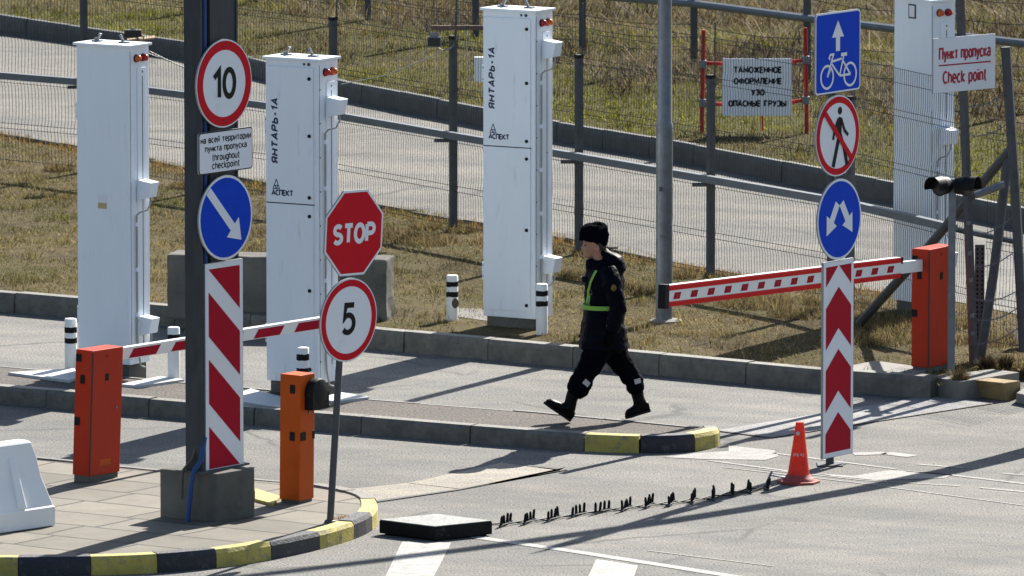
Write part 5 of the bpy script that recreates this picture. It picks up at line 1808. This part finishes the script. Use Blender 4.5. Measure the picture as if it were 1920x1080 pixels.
def lerp(a, b, t): return a[None] * (1 - t)[:, None] + b[None] * t[:, None] if a.ndim == 1 else a * (1 - t)[:, None] + b[None] * t[:, None]
def scatter(poly, n, holes=()):
    P = np.array(poly); mn, mx = P.min(0), P.max(0)
    x = RNG.uniform(mn[0], mx[0], n); y = RNG.uniform(mn[1], mx[1], n)
    k = inside(x, y, poly)
    for h in holes: k &= ~inside(x, y, h)
    return x[k], y[k]
# near lawn: between the kerb and the back road
near_poly = [(-7.2, 85.6)] + offset_path(KERB_BASE, .15)[1:] + [g2(1757, 725, LZ), g2(1800, 706, LZ), g2(1860, 698, LZ), g2(1930, 694, LZ), (6.2, 79.2), (5.6, 81.2), (4.2, 83.9)] + [(p[0], p[1]) for p in BR_NEAR[6:0:-1]] + [(-7.6, 103)]
holes = [[g2(850, 607, LZ), g2(1030, 620, LZ), g2(985, 645, LZ), g2(850, 624, LZ)], [g2(1560, 692, LZ), g2(1700, 707, LZ), g2(1745, 690, LZ), g2(1640, 676, LZ)], [g2(1745, 706, LZ), g2(1800, 716, LZ), g2(1911, 698, LZ), g2(1860, 692, LZ)]]
x, y = scatter(near_poly, 560000, holes)
nA, nB, nC = vnoise(x, y, .55, 1), vnoise(x, y, .16, 2), vnoise(x, y, 1.7, 3)
nD = vnoise(x, y, .9, 5)
keep = RNG.random(len(x)) < np.clip(-.45 + 1.85 * (nA * .35 + nB * .3 + nD * .55), .05, 1)
x, y, nA, nB, nC = x[keep], y[keep], nA[keep], nB[keep], nC[keep]
n = len(x)
right = np.clip((x - 2.0) / 2.0, 0, 1)
g_ = np.clip((nC - .40) * 2.6 + (RNG.random(n) - .5) * .5, 0, 1) * (1 - .6 * right)
c = lerp(STRAW, TAN, np.clip(nA * 1.3 - .2 + (RNG.random(n) - .5) * .5, 0, 1))
g_ = np.clip(g_ + np.clip((-1.5 - x) * .12, 0, .35) * np.clip((y - 84.5) * .3, 0, 1), 0, 1)
c = lerp(c, OLIVE, g_ * .8)
c *= (np.where(RNG.random(n) < .3, RNG.uniform(1.0, 1.45, n), RNG.uniform(.25, .8, n)) * (.6 + .75 * nA))[:, None]  # bright and dim blades: sun glints and small shadows put into the tint
c *= (.80 + .85 * nD[keep])[:, None]
rel = .55 + 2.4 * np.clip(vnoise(x, y, .11, 8) - .45, 0, 1)
tuft = np.clip((vnoise(x, y, .33, 9) - .62) * 4, 0, 1)
blades('grass', x, y, np.full(n, LZ - .004), RNG.uniform(.025, .065, n) * rel * (1 + 1.1 * tuft), RNG.uniform(.004, .009, n), RNG.uniform(.7, 1.5, n) * (1 - .35 * tuft), RNG.uniform(0, 2 * np.pi, n), c)
# taller dry strip along the fence and the edge of the back road
strip_poly = [(p[0], p[1]) for p in BR_NEAR[1:8]] + [(p[0] - .28, p[1] - .28) for p in BR_NEAR[7:0:-1]]
x, y = scatter(strip_poly, 150000)
n = len(x); k = RNG.random(n) < np.clip(vnoise(x, y, .3, 4) * 1.5 - .2, .08, 1); x, y = x[k], y[k]; n = len(x)
c = lerp(STRAW, RUST, np.clip(RNG.random(n) * 1.2 - .1, 0, 1)) * RNG.uniform(.55, 1.15, n)[:, None]
blades('grass', x, y, np.full(n, LZ - .004), RNG.uniform(.04, .12, n), RNG.uniform(.005, .010, n), RNG.uniform(.2, 1.2, n), RNG.uniform(0, 6.28, n), c)
# clumps under the fence and around posts
cl = [(FP[i][0] + a, FP[i][1] + b_, .22) for i in range(1, 8) for a, b_ in ((.1, -.1), (-.3, .2))] + [(*g2(720, 445, LZ), .5), (*g2(800, 455, LZ), .4), (*g2(1100, 520, LZ), .35), (*g2(1180, 545, LZ), .4), (*g2(1420, 570, LZ), .5), (*g2(1500, 590, LZ), .4), (*g2(1640, 600, LZ), .5), (*g2(1690, 620, LZ), .4), (*g2(1800, 610, LZ), .3), (*g2(1870, 640, LZ), .4), (*g2(1650, 640, LZ), .4)]
xs, ys = [], []
for cx, cy, r in cl:
    m_ = int(900 * r / .3); a = RNG.uniform(0, 6.28, m_); q = r * np.sqrt(RNG.random(m_)) * .8
    xs.append(cx + q * np.cos(a)); ys.append(cy + q * np.sin(a) * 1.3)
x, y = np.concatenate(xs), np.concatenate(ys); n = len(x)
c = lerp(STRAW, BROWN, RNG.random(n)) * RNG.uniform(.5, 1.1, n)[:, None]
blades('dry_grass', x, y, np.full(n, LZ - .004), RNG.uniform(.04, .13, n), RNG.uniform(.004, .009, n), RNG.uniform(.35, 1.4, n), RNG.uniform(0, 6.28, n), c)
# far meadow
far_edge2 = offset_path(BR_FAR, .17)
far_poly = far_edge2[1:9] + [(10, 96), (10.5, 122), (-9.5, 128)]
x, y = scatter(far_poly, 620000)
nA, nB, nC = vnoise(x, y, .8, 21), vnoise(x, y, .22, 22), vnoise(x, y, 2.6, 23)
k = RNG.random(len(x)) < np.clip(.25 + 1.1 * (nA * .5 + nB * .5), .1, 1)
x, y, nA, nB, nC = x[k], y[k], nA[k], nB[k], nC[k]
n = len(x)
g_ = np.clip((nC - .30) * 2.4 + (nA - .5) * .8 + (RNG.random(n) - .5) * .6, 0, 1)
c = lerp(STRAW * .9, TAN, np.clip(nA * 1.3 - .1, 0, 1))
c = lerp(c, MOSS, g_ * .85)
c *= (np.where(RNG.random(n) < .3, RNG.uniform(1.0, 1.4, n), RNG.uniform(.25, .75, n)) * (.4 + 1.0 * vnoise(x, y, .5, 27)))[:, None]  # meadow highlights and shadows painted as a bright and a dim share of blades
blades('grass', x, y, np.full(n, FZ - .004), RNG.uniform(.03, .10, n) * (.5 + 2.2 * np.clip(vnoise(x, y, .17, 28) - .4, 0, 1)), RNG.uniform(.006, .013, n), RNG.uniform(.5, 1.45, n), RNG.uniform(0, 6.28, n), c)
# reed bed at the back right
reed_poly = [g2(470, 20, FZ), g2(760, 55, FZ), g2(1000, 95, FZ), g2(1150, 185, FZ), g2(1330, 175, FZ), g2(1560, 225, FZ), g2(1800, 240, FZ), g2(1990, 265, FZ), (12, 118), (12, 128), (-5, 128)]
x, y = scatter(reed_poly, 90000)
nA, nB = vnoise(x, y, 1.1, 31), vnoise(x, y, .45, 32)
k = RNG.random(len(x)) < np.clip(nA * .9 + nB * .9 - .35, .05, 1)
x, y, nA, nB = x[k], y[k], nA[k], nB[k]; n = len(x)
c = lerp(np.array([.34, .26, .165]), np.array([.06, .036, .02]), np.clip(nA * 1.6 - .15 + (RNG.random(n) - .5) * .5, 0, 1)) * np.where(RNG.random(n) < .25, RNG.uniform(1.0, 1.5, n), RNG.uniform(.3, .9, n))[:, None]
ph = vnoise(x, y, .8, 33) * 14 + RNG.normal(0, .7, n)
blades('reeds', x, y, np.full(n, FZ - .01), RNG.uniform(.12, .55, n), RNG.uniform(.006, .016, n), RNG.uniform(.75, 1.58, n), ph, c, bend=.35)
# dark weed tufts by the gate post
for px_, py_, r, lb in ((1850, 690, .11, 'dark dead weed tuft beside the gate post'), (1885, 690, .07, 'small dark dead weed tuft right of the larger tuft'), (1800, 716, .10, 'dry tuft at the foot of the traffic light post')):
    p = G(px_, py_, LZ if py_ < 710 else LZ)
    n = 500
    a = RNG.uniform(0, 6.28, n); q = r * np.sqrt(RNG.random(n)) * .6
    cc = np.tile(np.array([.05, .035, .022]) if py_ < 700 else np.array([.2, .14, .06]), (n, 1)) * RNG.uniform(.5, 1.4, n)[:, None]
    o = blades('weed_tuft', p.x + q * np.cos(a), p.y + q * np.sin(a), np.full(n, LZ - .01), RNG.uniform(.06, .17, n), RNG.uniform(.004, .009, n), RNG.uniform(0, 1.1, n), a, cc, kind=None)
    tag(o, lb, 'weed', 'weed tufts by the gate')
# little weeds growing inside the paved corner's joint
p = G(643, 973, .135); n = 160
a = RNG.uniform(0, 6.28, n)
cc = np.tile(np.array([.33, .19, .09]), (n, 1)) * RNG.uniform(.5, 1.2, n)[:, None]
o = blades('weed_tuft', p.x + RNG.normal(0, .045, n), p.y + RNG.normal(0, .05, n), np.full(n, .13), RNG.uniform(.015, .05, n), RNG.uniform(.003, .005, n), RNG.uniform(0, 1.1, n), a, cc, kind=None)
tag(o, 'sparse reddish weed at the foot of the leaning pole', 'weed')
# pale stones and litter scattered on the meadow
